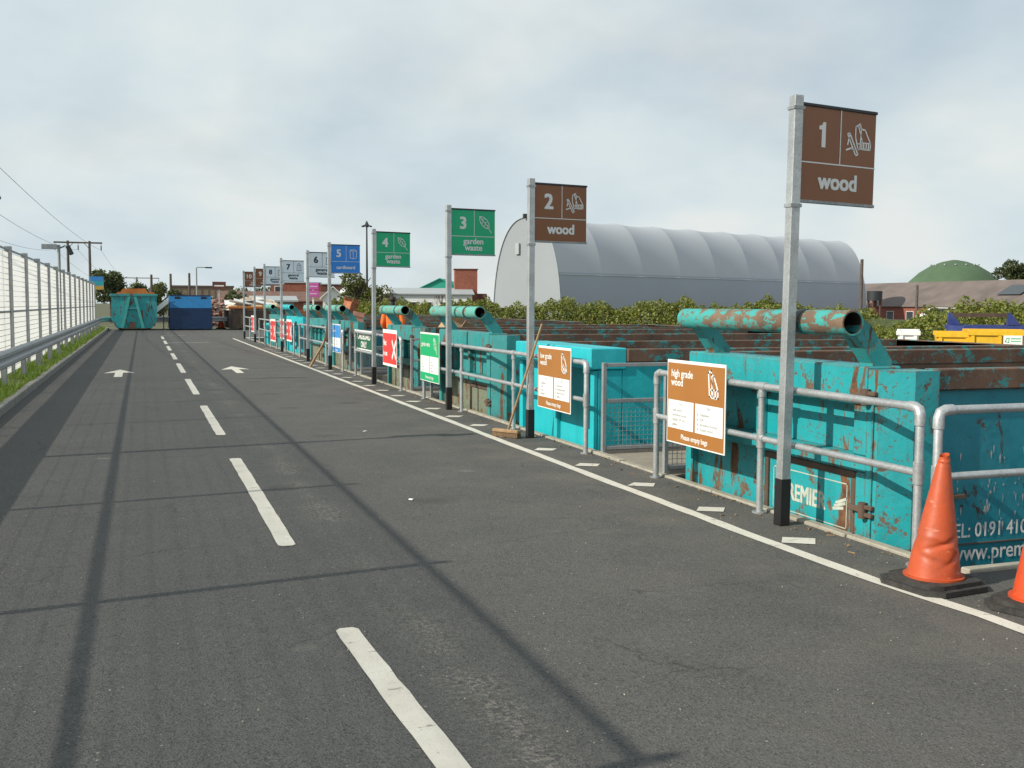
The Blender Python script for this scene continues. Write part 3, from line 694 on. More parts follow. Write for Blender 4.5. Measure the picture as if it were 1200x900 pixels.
guard_rail(10.37, 17.28, [12.71, 15.05], 'railing run with the leaning broom and the low grade wood board')
guard_rail(18.96, 23.34, [21.2], 'railing run behind sign 4 with the red not in use board', 8)
guard_rail(24.94, 32.15, [27.3, 29.8], 'railing run behind signs 5 and 6 with the blue board', 8)
guard_rail(33.48, 37.95, [35.6], 'railing run behind sign 7 with a red board', 8)
guard_rail(39.7, 43.8, [41.7], 'railing run beside sign 8', 8)
guard_rail(45.3, 50.6, [47.8], 'farthest railing run by signs 9 and 10', 8)
# rail along the near side, running away from the road
t = thing('guard_rail', 'railing run leading away from the road behind the orange cones', 'railing', (4.49, 5.05, 0), R_(-90), 'tube railings along the bays')
Ht, Hm = .985, .58
MB().tube([(0, 0, 0), (0, 0, Ht - .05), (0, .012, Ht - .015), (0, .05, Ht)], .027, 12).build('post', MT['galv'], t)
MB().tube([(0, .05, Ht), (0, 5.5, Ht)], .027, 12).build('top_rail', MT['galv'], t)
MB().tube([(0, 0, Hm), (0, 5.5, Hm)], .025, 12).build('mid_rail', MT['galv'], t)
MB().tube([(0, 0, Hm - .07), (0, 0, Hm + .07)], .034, 12).build('fitting', MT['galv'], t); MB().tube([(0, 0, Ht - .11), (0, 0, Ht - .05), (0, .012, Ht - .015), (0, .05, Ht), (0, .1, Ht)], .034, 12).build('fitting', MT['galv'], t)
for m in (2.0, 4.0): MB().tube([(0, m, 0), (0, m, Ht)], .026, 12).build('post', MT['galv'], t)

# mesh gates along the sides of the piers
def pier_gate(y, x0, x1, label, near=True):
    t = thing('mesh_gate', label, 'gate', (x0, y, 0), 0, 'mesh gates on the pier sides')
    w = x1 - x0; g = MT['galv_dull']
    for x in (0.025, w/2, w - .025): MB().box(x - .022, x + .022, -.022, .022, 0, .99, .004).build('post', g, t)
    for z in (.965, .58, .07): MB().box(.05, w - .05, -.02, .02, z - .02, z + .02, .004).build('rail', g, t)
    MB().box(.05, w - .05, -.008, .008, .09, .26).build('kick_plate', g, t) if False else None
    m = MB(); q = .0022
    n = int((w - .1) / .05)
    for i in range(n + 1): x = .05 + (w - .1) * i / n; m.box(x - q, x + q, -q, q, .09, .56)
    for i in range(10): z = .1 + .05 * i; m.box(.05, w - .05, -q*2.6, -q*.7, z - q, z + q)
    m.build('wire_mesh', g, t, kind='stuff')
    MB().box(.05, w - .05, -.026, .026, -.0, .045).build('toe_board', MT['wall'], t)
names = ['first pier', 'second pier', 'third pier', 'fourth pier']
for i, (y0, y1) in enumerate(piers[:4]):
    nm = ['the wood boards', 'the green and red boards', 'the CARDBOARD and blue boards', 'the pale grey signs'][i]
    pier_gate(y1 - .03, 4.63, 8.4, 'mesh gate, far side of the pier between ' + nm)
    pier_gate(y0 + .05, 4.63, 8.4, 'mesh gate, near side of the pier between ' + nm)

# ================================================================== NOTICE BOARDS ON THE RAILS
def notice(y_left, width, z0, z1, fill, title, label, left=None, right=None, cols=True, foot='Please empty bags', icon=None, x=4.45):
    """y_left: world Y of the board's left edge as read from the road"""
    t = thing('notice_board', label, 'notice board', (x, y_left, z0), R_(-90), 'waste notice boards on the railings')
    h = z1 - z0
    MB().box(0, width, -.002, .006, 0, h, .0015).build('panel', MT['white'], t)
    for cx_ in (.22, .78):
        MB().box(width*cx_ - .02, width*cx_ + .02, .0065, .05, h*.8 - .02, h*.8 + .02).build('clip', MT['galv_dull'], t)
    e = .012
    y1 = -.0032; y2 = -.0045; y3 = -.0056
    MB().add([(e, y1, e), (width - e, y1, e), (width - e, y1, h - e*2.2), (e, y1, h - e*2.2)], [(0,1,2,3)]).build('colour_field', fill, t)
    if cols:
        for a, b in ((.03, .485), (.515, .97)):
            MB().add([(width*a, y2, h*.18), (width*b, y2, h*.18), (width*b, y2, h*.52), (width*a, y2, h*.52)], [(0,1,2,3)]).build('text_box', MT['white'], t)
    mb = MB()
    put_text(mb, title, width*.08, h*(.80 if '\n' in title else .72), h*.125, y=y2, align='LEFT', bold=.0022)
    if foot: put_text(mb, foot, width*.5, h*.065, h*.085, y=y2, bold=.0014)
    if icon: icon(mb, width*.80, h*.74, h*.34, y2)
    mb.build('lettering', MT['white'], t)
    sm = MB(); rd = MB()
    if left:
        put_text(sm, 'Yes', width*.26, h*.46, h*.055, y=y3); put_text(sm, 'No', width*.74, h*.46, h*.055, y=y3)
        for col_, lines in ((.06, left), (.55, right)):
            for i, ln in enumerate(lines):
                put_text(sm, ln, width*(col_ + .05), h*(.385 - .057*i), h*.052, y=y3, align='LEFT')
                put_text(rd if col_ > .5 else sm, 'x' if col_ > .5 else '-', width*col_, h*(.385 - .057*i), h*.052, y=y3, align='LEFT', bold=.0005)
        sm.build('small_print', MT['greyink'], t)
        if rd.v: rd.build('cross_bullets', MT['redink'], t)
    return t
def icon_planks(mb, x, z, s, y):
    A = lambda *p: [(x + a*s*.8, z + b*s) for a, b in p]
    mb.ribbon(A((-.36,.45),(-.16,.52),(-.1,.4),(-.05,-.3),(-.25,-.34)), .07*s, y, True)
    mb.ribbon(A((-.1,.4),(.08,.34),(.42,-.12),(.42,-.36),(-.05,-.36)), .07*s, y)
    mb.ribbon(A((-.14,.3),(.02,-.14),(.02,-.34)), .05*s, y); mb.ribbon(A((-.24,-.1),(.42,-.12)), .05*s, y); mb.ribbon(A((.22,-.14),(.22,-.36)), .1*s, y)
notice(8.42, 1.0, .385, 1.125, MT['brown_board'], 'high grade\nwood', 'brown and white high grade wood board on the nearest railing', ['solid wood', 'untreated wood', 'timber off cuts', 'pallets'], ['chipboard', 'mdf', 'laminated flooring', 'treated wood'], icon=icon_planks)
notice(11.70, 1.02, .395, 1.125, MT['brown_board'], 'low grade\nwood', 'brown and white low grade wood board behind the broom handle', ['chipboard', 'mdf', 'doors', 'laminate'], ['solid wood', 'untreated wood', 'timber off cuts', 'pallets'], icon=icon_planks)
notice(17.33, 1.2, .33, 1.14, MT['green_board'], 'garden waste', 'bright green and white garden waste board beside sign 3', ['grass', 'leaves', 'hedges', 'twigs'], ['soil', 'rubble', 'turf', 'plastic'], icon=icon_leaf)
notice(26.05, 1.1, .43, 1.12, MT['blue_board'], 'cardboard', 'blue and white cardboard board behind the sign 5 post', ['boxes', 'card', 'tubes'], ['paper', 'books', 'cartons'])
def red_board(yl, w, z0, z1, label):
    t = thing('notice_board', label, 'notice board', (4.45, yl, z0), R_(-90), 'red not in use boards')
    h = z1 - z0
    MB().box(0, w, -.002, .006, 0, h, .0015).build('panel', MT['white'], t)
    MB().add([(.02, -.0035, .05), (w - .02, -.0035, .05), (w - .02, -.0035, h - .07), (.02, -.0035, h - .07)], [(0,1,2,3)]).build('colour_field', MT['red_board'], t)
    mb = MB(); put_text(mb, 'Not', w*.06, h*.56, h*.22, y=-.0055, align='LEFT', bold=.007); put_text(mb, 'in use', w*.06, h*.28, h*.20, y=-.0055, align='LEFT', bold=.006)
    mb.ribbon([(w*.70, h*.26), (w*.94, h*.68)], h*.1, -.005); mb.ribbon([(w*.94, h*.26), (w*.70, h*.68)], h*.1, -.0056)
    mb.build('lettering', MT['white'], t)
red_board(20.27, 1.18, .42, 1.12, 'red not in use board with white cross on the railing below sign 4')
red_board(34.85, 1.2, .40, 1.1, 'red not in use board on the railing just right of the sign 7 post')
red_board(36.6, 1.1, .42, 1.1, 'red not in use board on the railing just left of the sign 7 post')
red_board(39.4, 1.5, .25, 1.05, 'red not in use board beside the sign 8 post')
red_board(46.6, 1.1, .4, 1.1, 'red not in use board on the far railing between signs 9 and 10')
t = thing('notice_board', 'dark green CARDBOARD ONLY board on the railing left of the sign 4 post', 'notice board', (4.56, 23.75, .60), R_(-90), 'waste notice boards on the railings')
MB().box(0, 2.1, -.002, .008, 0, .43, .002).build('panel', MT['white'], t)
MB().add([(.03, -.0035, .03), (2.07, -.0035, .03), (2.07, -.0035, .40), (.03, -.0035, .40)], [(0,1,2,3)]).build('colour_field', MT['green_dark'], t)
mb = MB(); put_text(mb, 'CARDBOARD', 1.05, .235, .185, y=-.0055, bold=.007, sx=1.25); put_text(mb, 'ONLY', 1.05, .06, .185, y=-.0055, bold=.007, sx=1.25); mb.build('lettering', MT['white'], t)

# ================================================================== SKIPS IN THE BAYS
def skip(y0, y1, x0, paintm, sidem, label, pipe=None, doorm=None, zt=1.19, plain=False, text=False, rustin=True, length=6.0):
    t = thing('waste_skip', label, 'skip', (x0, y0, -1.44), 0, 'turquoise skips in the bays')
    w = y1 - y0; H = zt + 1.44; wall = .06; zg = 1.44      # zg: road level in local z
    ins = MT['rust'] if rustin else paintm
    doorm = doorm or paintm
    # shell
    b = MB(); b.box(.30, length, 0, wall, .18, H - .16); b.box(.30, length, w - wall, w, .18, H - .16); b.box(length - wall, length, wall, w - wall, .18, H - .16)
    b.build('side_walls', sidem, t)
    MB().box(.06, length - wall, wall, w - wall, .10, .18).build('floor', MT['rust'], t)
    MB().box(.2, length - .2, w*.3, w*.3 + .1, 0, .10).box(.2, length - .2, w*.7 - .1, w*.7, 0, .10).build('skid_rails', MT['dark'], t)
    lin = MB(); lin.box(.32, length - wall - .01, wall + .002, wall + .01, .2, H - .02); lin.box(.32, length - wall - .01, w - wall - .01, w - wall - .002, .2, H - .02); lin.box(length - wall - .02, length - wall - .01, wall + .02, w - wall - .02, .2, H - .02)
    lin.build('inner_lining', ins, t)
    rim = MB(); rim.box(.34, length + .04, -.05, wall + .014, H - .155, H - .01, .008); rim.box(.34, length + .04, w - wall - .014, w + .05, H - .155, H - .01, .008); rim.box(length - wall - .02, length + .05, wall + .02, w - wall - .02, H - .155, H - .01, .008)
    rim.build('top_rim', MT['rust_rim'], t)
    # outside ribs on the long walls
    if not text:
        rb = MB()
        for i in range(6):
            x = .95 + i * (length - 1.2) / 5; rb.box(x, x + .09, -.05, -.001, .2, H - .16); rb.box(x, x + .09, w + .001, w + .05, .2, H - .16)
        rb.build('side_ribs', sidem, t)
    # front door end
    cw = .2
    if plain:
        MB().box(0, .3, 0, w, .12, H - .24, .012).build('front_plate', paintm, t)
        MB().box(-.10, .34, -.02, w + .02, H - .238, H + .0, .012).build('top_box', paintm, t)
        MB().box(-.05, -.001, w*.45, w*.45 + .1, .15, H - .25, .006).build('rib', paintm, t)
        MB().box(-.05, -.001, w - .12, w, .15, H - .25, .006).build('rib', paintm, t)
        MB().box(-.05, -.001, 0, .1, .15, H - .25, .006).build('rib', paintm, t)
        MB().box(-.03, -.001, .102, w*.45 - .002, .5*H, .5*H + .07, .006).box(-.03, -.001, w*.45 + .102, w - .122, .5*H, .5*H + .07, .006).build('cross_rib', paintm, t)
    else:
        zb0, zb1 = zg + .93, H                                  # top beam
        MB().box(-.035, .26, cw + .003, w - .06, zb1 - .27, zb1, .012).build('top_beam', paintm, t)
        # right corner column with a splayed face, left jamb
        MB().prism([(-.02, cw), (-.02, .085), (.16, -.06), (.36, -.06), (.36, cw)], 'z', .1, H - .02).build('corner_column', paintm, t)
        MB().box(-.02, .3, w - .12, w, .1, H - .275, .01).build('left_jamb', paintm, t)
        # door sheets: upper and lower, recessed, with rails and ribs
        zmid = zg + .50
        MB().box(.10, .15, cw + .002, w - .122, zmid + .06, zb1 - .272).build('upper_door_sheet', paintm, t)
        MB().box(.045, .155, cw + .002, w - .122, .12, zmid - .062).build('lower_door_sheet', doorm, t)
        MB().box(-.01, .13, cw + .004, w - .124, zmid - .06, zmid + .058, .012).build('door_mid_rail', paintm, t)
        MB().box(-.012, .12, cw + .004, cw + .16, zmid + .06, zb1 - .274, .01).build('door_stile', paintm, t)
        MB().box(-.014, .12, cw + .004, cw + .12, .14, zmid - .062, .01).build('door_stile', paintm, t)
        for f in ((.42, .70) if not text else (.55,)):
            MB().box(.03, .102, cw + (w - cw)*f, cw + (w - cw)*f + .07, zmid + .062, zb1 - .276, .008).build('door_rib', paintm, t)
        MB().box(-.008, .12, cw + .004, w - .124, .12, .30, .01).build('door_sill', MT['rust_rim'], t) if False else None
        # lower inset frame
        a0, a1 = cw + .2, cw + 1.25 if text else cw + 1.0
        zz0, zz1 = (zg - .10, zg + .385) if text else (zg - .3, zg + .35)
        fr = MB(); fr.box(.01, .044, a0 - .05, a1 + .05, zz1, zz1 + .05, .006); fr.box(.01, .044, a0 - .05, a1 + .05, zz0 - .05, zz0, .006); fr.box(.01, .044, a0 - .05, a0, zz0 + .002, zz1 - .002, .006); fr.box(.01, .044, a1, a1 + .05, zz0 + .002, zz1 - .002, .006)
        fr.build('plate_frame', MT['rust'], t)
        MB().box(.03, .0445, a0 + .002, a1 - .002, zz0 + .002, zz1 - .002).build('name_plate', paintm if text else doorm, t)
        if text:
            tx = bpy.data.objects.new('plate_print', None); col.objects.link(tx); tx.parent = t; tx.location = (.0285, a1, zz0); tx.rotation_euler.z = R_(-90)
            wd = a1 - a0; m = MB(); hh = zz1 - zz0
            m.ribbon([(.06,.10),(wd - .06,.10),(wd - .06,hh - .06),(.06,hh - .06)], .008, 0, True)
            put_text(m, 'PREMIER', wd*.44, hh*.40, .185, bold=.006, sx=.80)
            for i in range(3): m.ribbon([(wd*(.80 + .015*i), hh*(.46 + .05*i)), (wd*(.90 + .02*i), hh*(.50 + .075*i))], .022, 0)
            m.build('lettering', MT['print_faded'], tx)
        # hinges
        for z in (zg + .98, zg + .19):
            hb = MB(); hb.tube([(-.045, cw - .01, z - .055), (-.045, cw - .01, z + .055)], .032, 10); hb.box(-.05, -.021, cw, cw + .16, z - .02, z + .02, .006)
            hb.box(-.055, -.0215, -.02 + .11, cw - .02, z + .012, z + .042, .005); hb.box(-.055, -.0215, .11 - .02, cw - .02, z - .042, z - .012, .005)
            hb.build('hinge', MT['rust'], t)
        MB().tube([(-.028, cw - .07, .3), (-.028, cw - .07, H - .25)], .009, 8).build('locking_rod', paintm, t)
    if pipe:
        pr = .088; px, pz = -.16, H + .30
        ya, yb = .20, w - .22
        m = MB(); n = 20
        for rr, flip in ((pr, False), (pr - .012, True)):
            vs = [];
            for yv in (ya, yb):
                for k in range(n): th_ = 2*math.pi*k/n; vs.append((px + rr*math.cos(th_), yv, pz + rr*math.sin(th_)))
            fs = [(k, (k+1) % n, n + (k+1) % n, n + k) for k in range(n)]
            if flip: MB().add(vs, [f[::-1] for f in fs], True).build('bar_bore', MT['bore'], t)
            else: m.add(vs, fs, True)
        for e in (0, 1):
            yv = ya if e == 0 else yb
            vs = [(px + r*math.cos(2*math.pi*k/n), yv, pz + r*math.sin(2*math.pi*k/n)) for r in (pr, pr - .012) for k in range(n)]
            m.add(vs, [(k, (k+1) % n, n + (k+1) % n, n + k) if e else (n + k, n + (k+1) % n, (k+1) % n, k) for k in range(n)])
        m.build('lifting_bar', pipe, t)
        MB().tube([(px, ya + .52, pz), (px, ya + .60, pz)], pr + .004, 20).build('bar_band', MT['dark'], t)
        for yy in (.22, w - .40):
            a = [(-.125, H + .225), (-.06, H + .325), (.0, H + .29), (.19, H + .04), (.19, H - .06), (.03, H - .06), (.03, H + .02)]
            MB().prism([(p[0], p[1]) for p in a][::-1], 'y', yy, yy + .15).build('bar_arm', MT['paint3'], t)
    if text:
        tx = bpy.data.objects.new('side_print', None); col.objects.link(tx); tx.parent = t; tx.location = (0, -.004, 0)
        m = MB(); put_text(m, 'TEL: 0191 410', .50, zg - .01, .145, align='LEFT', bold=.002, sx=.86); put_text(m, 'www.premier', .56, zg - .175, .165, align='LEFT', bold=.002, sx=.9)
        m.build('lettering', MT['signwhite'], tx)
        MB().box(.36, length, -.012, -.001, zg - .06, zg - .052).build('seam', MT['rust'], t)
        sp_ = MB(); rs = random.Random(4)
        for i in range(46):
            cx = rs.choice([.62, .86, .9, .98, 1.12, 1.2]) + rs.uniform(-.03, .03); cz = zg + rs.uniform(.02, .62) ; lw = rs.uniform(.003, .010); lh = rs.uniform(.008, .05)
            sp_.add([(cx - lw, -.003, cz), (cx, -.003, cz - lh), (cx + lw, -.003, cz), (cx + lw*.5, -.003, cz + lh*.5), (cx - lw*.6, -.003, cz + lh*.4)], [(0, 1, 2, 3, 4)])
        sp_.build('paint_splashes', MT['cladgrey'], t, kind='stuff')
        MB().box(.42, .62, -.06, -.001, zg + .28, zg + .305).build('rope_hook', MT['rust'], t)
    return t
P1, P2, P3, SD = MT['paint1'], MT['paint2'], MT['paint3'], MT['side']
RP, GP = MT['rust_pipe'], MT['green_pipe']
skip(5.80, 8.56, 4.74, P1, SD, 'nearest rusty turquoise skip lettered PREMIER behind the high grade wood board', RP, text=True)
skip(10.60, 13.02, 4.74, P2, MT['paint2'], 'clean bright turquoise skip with a boxed top and no lifting bar', None, plain=True, zt=1.13)
skip(14.20, 17.12, 4.74, P3, SD, 'turquoise skip with olive lower doors behind the sign 3 post', GP, doorm=MT['olive'])
skip(19.0, 21.35, 4.80, P3, SD, 'turquoise skip behind the red board and the sign 4 post', GP, doorm=MT['olive'])
skip(25.15, 27.7, 4.74, P3, SD, 'turquoise skip behind the blue board and the sign 5 post', GP, doorm=MT['olive'])
skip(28.9, 31.6, 4.74, P3, SD, 'turquoise skip behind the sign 6 post', GP, doorm=MT['olive'])
skip(34.3, 36.9, 4.74, P2, SD, 'turquoise skip with a bright blue bar behind the sign 7 post', MT['paint2'])
skip(40.0, 42.7, 4.80, P3, SD, 'half hidden turquoise skip among the red boards near the far end', GP)
skip(45.2, 47.9, 5.2, P2, SD, 'low turquoise skip between signs 9 and 10', None, plain=True, zt=.75)

# things lying in the skips
def scrap_item(name, label, cat, loc, dims, rot, mat):
    Mx = Matrix.Rotation(rot[0], 4, 'X') @ Matrix.Rotation(rot[1], 4, 'Y')
    t = thing(name, label, cat, loc, rot[2])
    a, b, c = dims
    MB().box(-a/2, a/2, -b/2, b/2, -c/2, c/2, .01, Mx).build('carton', mat, t)
    MB().box(-a/2, a/2, b/2 + .002, b/2 + .012, c/2 - .01, c/2 + b*.45, 0, Mx).box(-a/2, a/2, -b/2 - .012, -b/2 - .002, c/2 - .01, c/2 + b*.4, 0, Mx).build('flap', mat, t)
    return t
scrap_item('cardboard_box', 'tan cardboard box poking out beside the third lifting bar', 'box', (5.7, 19.6, 1.0), (.5, .5, .45), (.5, .35, .4), MT['card'])
scrap_item('cardboard_box', 'orange brown box above the rim behind the blue board', 'box', (5.14, 27.42, 1.5), (.30, .26, .30), (.15, .3, .7), simple('orange brown card', (.36, .13, .06), .8, var=.4, scale=9))
scrap_item('cardboard_box', 'pale pinkish box below the lifting bar of the blue board skip', 'box', (5.2, 26.9, 1.1), (.3, .3, .3), (-.3, .2, .2), simple('pinkish card', (.55, .26, .18), .8, var=.2))

# ---- person in an orange jacket standing on the third pier, head above the lifting bar
def skin_chain(name, verts, edges, radii, mat, parent, sub=2, root=0):
    me = bpy.data.meshes.new(name); me.from_pydata(verts, edges, []); o = bpy.data.objects.new(name, me); col.objects.link(o)
    sk = o.modifiers.new('skin', 'SKIN'); sk.use_smooth_shade = True
    for i, v in enumerate(me.skin_vertices[0].data): v.radius = radii[i] if isinstance(radii[i], tuple) else (radii[i], radii[i]); v.use_root = (i == root)
    ss = o.modifiers.new('sub', 'SUBSURF'); ss.levels = sub; ss.render_levels = sub
    dg = bpy.context.evaluated_depsgraph_get(); m2 = bpy.data.meshes.new_from_object(o.evaluated_get(dg)); m2.name = name
    bpy.data.objects.remove(o); m2.materials.clear(); m2.materials.append(mat)
    for p in m2.polygons: p.use_smooth = True
    o = bpy.data.objects.new(name, m2); col.objects.link(o); o.parent = parent; return o
pr = thing('person', 'dark haired person in an orange jacket standing behind the lifting bar', 'person', (5.62, 24.5, .01), R_(150))
V_ = [(0,0,.95),(0,0,1.12),(0,0,1.32),(0,0,1.46),(0,.02,1.55),(0,.02,1.68),  (-.19,0,1.42),(-.25,.02,1.14),(-.22,-.16,.96), (.19,0,1.42),(.25,.02,1.14),(.22,-.16,.96), (-.1,0,.88),(-.11,-.02,.5),(-.11,.02,.09),(-.11,-.14,.04), (.1,0,.88),(.11,-.02,.5),(.11,.02,.09),(.11,-.14,.04)]
E_ = [(0,1),(1,2),(2,3),(3,4),(4,5),(3,6),(6,7),(7,8),(3,9),(9,10),(10,11),(0,12),(12,13),(13,14),(14,15),(0,16),(16,17),(17,18),(18,19)]
Rr = [(.15,.11),(.14,.10),(.17,.11),(.10,.08),.05,(.078,.095),.06,.045,.034,.06,.045,.034,.09,.062,.045,.04,.09,.062,.045,.04]
skin_chain('body', V_, E_, Rr, MT['navy'], pr)
skin_chain('jacket', [(0,0,.92),(0,0,1.12),(0,0,1.32),(0,0,1.45),(-.19,0,1.42),(-.25,.02,1.14),(-.23,-.12,1.0),(.19,0,1.42),(.25,.02,1.14),(.23,-.12,1.0)], [(0,1),(1,2),(2,3),(3,4),(4,5),(5,6),(3,7),(7,8),(8,9)], [(.18,.14),(.17,.13),(.2,.14),(.12,.1),.078,.062,.052,.078,.062,.052], MT['hivis'], pr)
skin_chain('face', [(0,.0,1.50),(0,-.012,1.60),(0,-.012,1.68),(0,-.115,1.635),(0,-.14,1.62)], [(0,1),(1,2),(1,3),(3,4)], [.05,(.076,.09),(.075,.09),.016,.012], MT['skin'], pr)
skin_chain('hair', [(0,.03,1.64),(0,.03,1.72),(0,-.02,1.755)], [(0,1),(1,2)], [(.085,.085),(.088,.10),(.07,.08)], MT['hair'], pr)
for sx in (-1, 1):
    hd = MB()
    skin_chain('hand', [(sx*.225,-.13,.985),(sx*.215,-.19,.945),(sx*.245,-.24,.92),(sx*.225,-.255,.915),(sx*.205,-.255,.913),(sx*.187,-.24,.916),(sx*.185,-.175,.935)], [(0,1),(1,2),(1,3),(1,4),(1,5),(0,6)], [.03,.03,.009,.01,.01,.009,.01], MT['skin'], pr, 1)

# ================================================================== CONES
def cone_profile(r0, r1, h, n=28, rings=16, dent=None):
    mb = MB(); vs = []
    for i in range(rings + 1):
        f = i / rings; z = h * f; r = r0 + (r1 - r0) * f
        if f > .93: r = r1 + .006 if f < .97 else r1
        for k in range(n):
            a = 2*math.pi*k/n; rr = r; x = math.cos(a); y = math.sin(a)
            if dent: rr, z2 = dent(f, a, r, z)
            else: z2 = z
            vs.append((rr*x, rr*y, z2))
    fs = [(i*n+k, i*n+(k+1) % n, (i+1)*n+(k+1) % n, (i+1)*n+k) for i in range(rings) for k in range(n)]
    mb.add(vs, fs, True)
    # inner wall so that it is a shell
    vs2 = [(v[0]*.93, v[1]*.93, v[2] + .001) for v in vs]; mb.add(vs2, [f[::-1] for f in fs], True)
    mb.add(vs[-n:] + vs2[-n:], [(k, (k+1) % n, n+(k+1) % n, n+k) for k in range(n)])
    return mb
def cone(name, label, loc, mat, rotz, dented, group='traffic cones by the nearest bay'):
    t = thing(name, label, 'cone', loc, rotz, group)
    s = .235; c = .075
    oct_ = [(-s+c,-s),(s-c,-s),(s,-s+c),(s,s-c),(s-c,s),(-s+c,s),(-s,s-c),(-s,-s+c)]
    def wob(p, k): return (p[0]*k + (random.uniform(-.012, .012) if dented else 0), p[1]*k + (random.uniform(-.012, .012) if dented else 0))
    MB().prism([wob(p, 1) for p in oct_], 'z', .0, .03).prism([wob(p, .88) for p in oct_], 'z', .0302, .055).build('base', MT['rubber'], t)
    def dent(f, a, r, z):
        def crease(f0, a0, slope, wf, wa):
            da = (a - a0 + math.pi) % (2*math.pi) - math.pi
            return math.exp(-((f - f0 - slope*da) / wf)**2) * math.exp(-(da / wa)**2)
        rr = r
        for f0, a0, sl, wf, wa, am in ((.30, -1.9, .06, .018, .9, -.016), (.255, -1.5, -.10, .02, .8, .010), (.21, -1.2, .12, .02, .7, -.013), (.15, -2.4, -.05, .02, .7, -.007), (.34, -2.6, .0, .03, .6, .006), (.27, 1.5, .05, .03, .9, -.012)):
            rr += am * crease(f0, a0, sl, wf, wa)
        rr += .004*math.cos(a*2 + .5)*(1 - f) + .0025*math.cos(a*5 + 9*f)*math.exp(-((f - .25)/.12)**2)
        zz = z + (.012*math.cos(a) if f > .95 else 0)
        return rr, zz
    cone_profile(.148 if dented else .15, .028, .70, 56, 72, dent if dented else None).build('cone_body', mat, t, loc=(0, 0, .055)).rotation_euler = (R_(1) if dented else 0, R_(3.2) if dented else 0, 0)
    r = .155
    MB().tube([(0,0,.0552),(0,0,.066)], r + .012, 28).build('foot_ring', mat, t)
    return t
c1 = cone('traffic_cone', 'crumpled faded orange cone on a worn black base by the railing corner', (4.27, 4.80, 0.004), MT['cone'], R_(8), True)
c2 = cone('traffic_cone', 'bright orange cone cut by the right picture edge', (4.485, 4.23, 0.004), MT['cone_new'], R_(20), False)

# ================================================================== BROOM
br = thing('broom', 'wooden broom leaning on the railing beside the sign 2 post', 'broom', (4.14, 11.95, 0), 0, 'brooms leaning on the railings')
bx = MB().box(-.20, .20, -.04, .04, .055, .10, .012).build('brush_head', MT['wood'], br); bx.rotation_euler.z = R_(-58)
bm_ = MB()
for i in range(22):
    for k in range(3):
        x = -.185 + .37*i/21; y = -.028 + .028*k; bm_.box(x - .008, x + .008, y - .01, y + .01, .0 + random.uniform(0, .012), .0545, 0, Matrix.Rotation(random.uniform(-.05, .05), 4, 'X'))
q = bm_.build('bristles', MT['bristle'], br); q.rotation_euler.z = R_(-58)
MB().tube([(0.02, 0, .09), (.33, -.32, 1.38)], .0145, 10).build('handle', MT['wood'], br)
b2_ = thing('broom', 'dark broom with its handle down leaning by the sign 5 post', 'broom', (4.28, 26.6, 0), 0, 'brooms leaning on the railings')
MB().tube([(-.3, .1, .01), (.02, -.1, .62), (.05, -.12, .75)], .03, 8).build('handle', MT['wood'], b2_)
MB().box(-.05, .05, -.12, .12, 0, .7, .03, Matrix.Translation((.1, -.14, .66)) @ Matrix.Rotation(.12, 4, 'Y')).build('brush_head', simple('dark brown bristles', (.05, .03, .025), .9, var=.4, scale=30), b2_)
# ================================================================== FAR END OF THE ROAD
t = thing('open_skip', 'rusty turquoise open skip with an A frame end at the far road end', 'skip', (-1.75, 65.6, 0))
W = 2.65
pts_lo = [(.28, .12), (W - .28, .12)]
def trap(z): return
m = MB()
MT['green_leg'] = paint('pale turquoise frame paint', (.04, .36, .34), .2)
# tapered body: narrow at the floor, wide at the rim
prof = [(.34,.14),(W - .34,.14),(W - .06,.62),(W - .06,2.0),(.06,2.0),(.06,.62)]
m.prism(prof, 'y', 0, .06)
m.prism([(.06,.62),(.34,.14),(.40,.14),(.12,.62),(.12,2.0),(.06,2.0)], 'y', .06, 5.2)
m.prism([(W-.12,.62),(W-.40,.14),(W-.34,.14),(W-.06,.62),(W-.06,2.0),(W-.12,2.0)], 'y', .06, 5.2)
m.build('body', MT['paint1'], t)
MB().box(.4, W - .4, .06, 5.2, .10, .16).build('floor', MT['rust'], t)
MB().prism([(.12,.16),(W-.12,.16),(W-.12,2.3),(.35,2.3),(.12,2.1)], 'y', 5.0, 5.08).build('back_wall', MT['rust_orange'], t)
r_ = MB(); r_.box(0, W, -.06, .08, 1.98, 2.14, .02); r_.box(0, .14, .081, 5.2, 1.98, 2.14, .02); r_.box(W - .14, W, .081, 5.2, 1.98, 2.14, .02); r_.build('rim', MT['paint3'], t)
MB().prism([(.5,2.15),(.72,2.44),(W - .7,2.46),(W - .48,2.15)], 'y', .1, 4.9).build('load', MT['rust_orange'], t)
for s_ in (-1, 1):
    c_ = W/2 - .1
    MB().prism([(c_ + s_*.58 - .09, .14), (c_ + s_*.58 + .09, .14), (c_ + s_*.16 + .08, 1.97), (c_ + s_*.16 - .08, 1.97)], 'y', -.13, -.002).build('frame_leg', MT['green_leg'], t)
MB().box(c_ - .3, c_ + .3, -.12, -.003, 1.25, 1.36).build('cross_bar', MT['paint1'], t)
MB().box(c_ - .16, c_ + .16, -.1, -.003, .14, .5).build('latch_plate', MT['rust'], t)
for s_ in (.45, W - .6): MB().box(s_, s_ + .14, .1, 5, .0, .10).build('skid', MT['dark'], t)

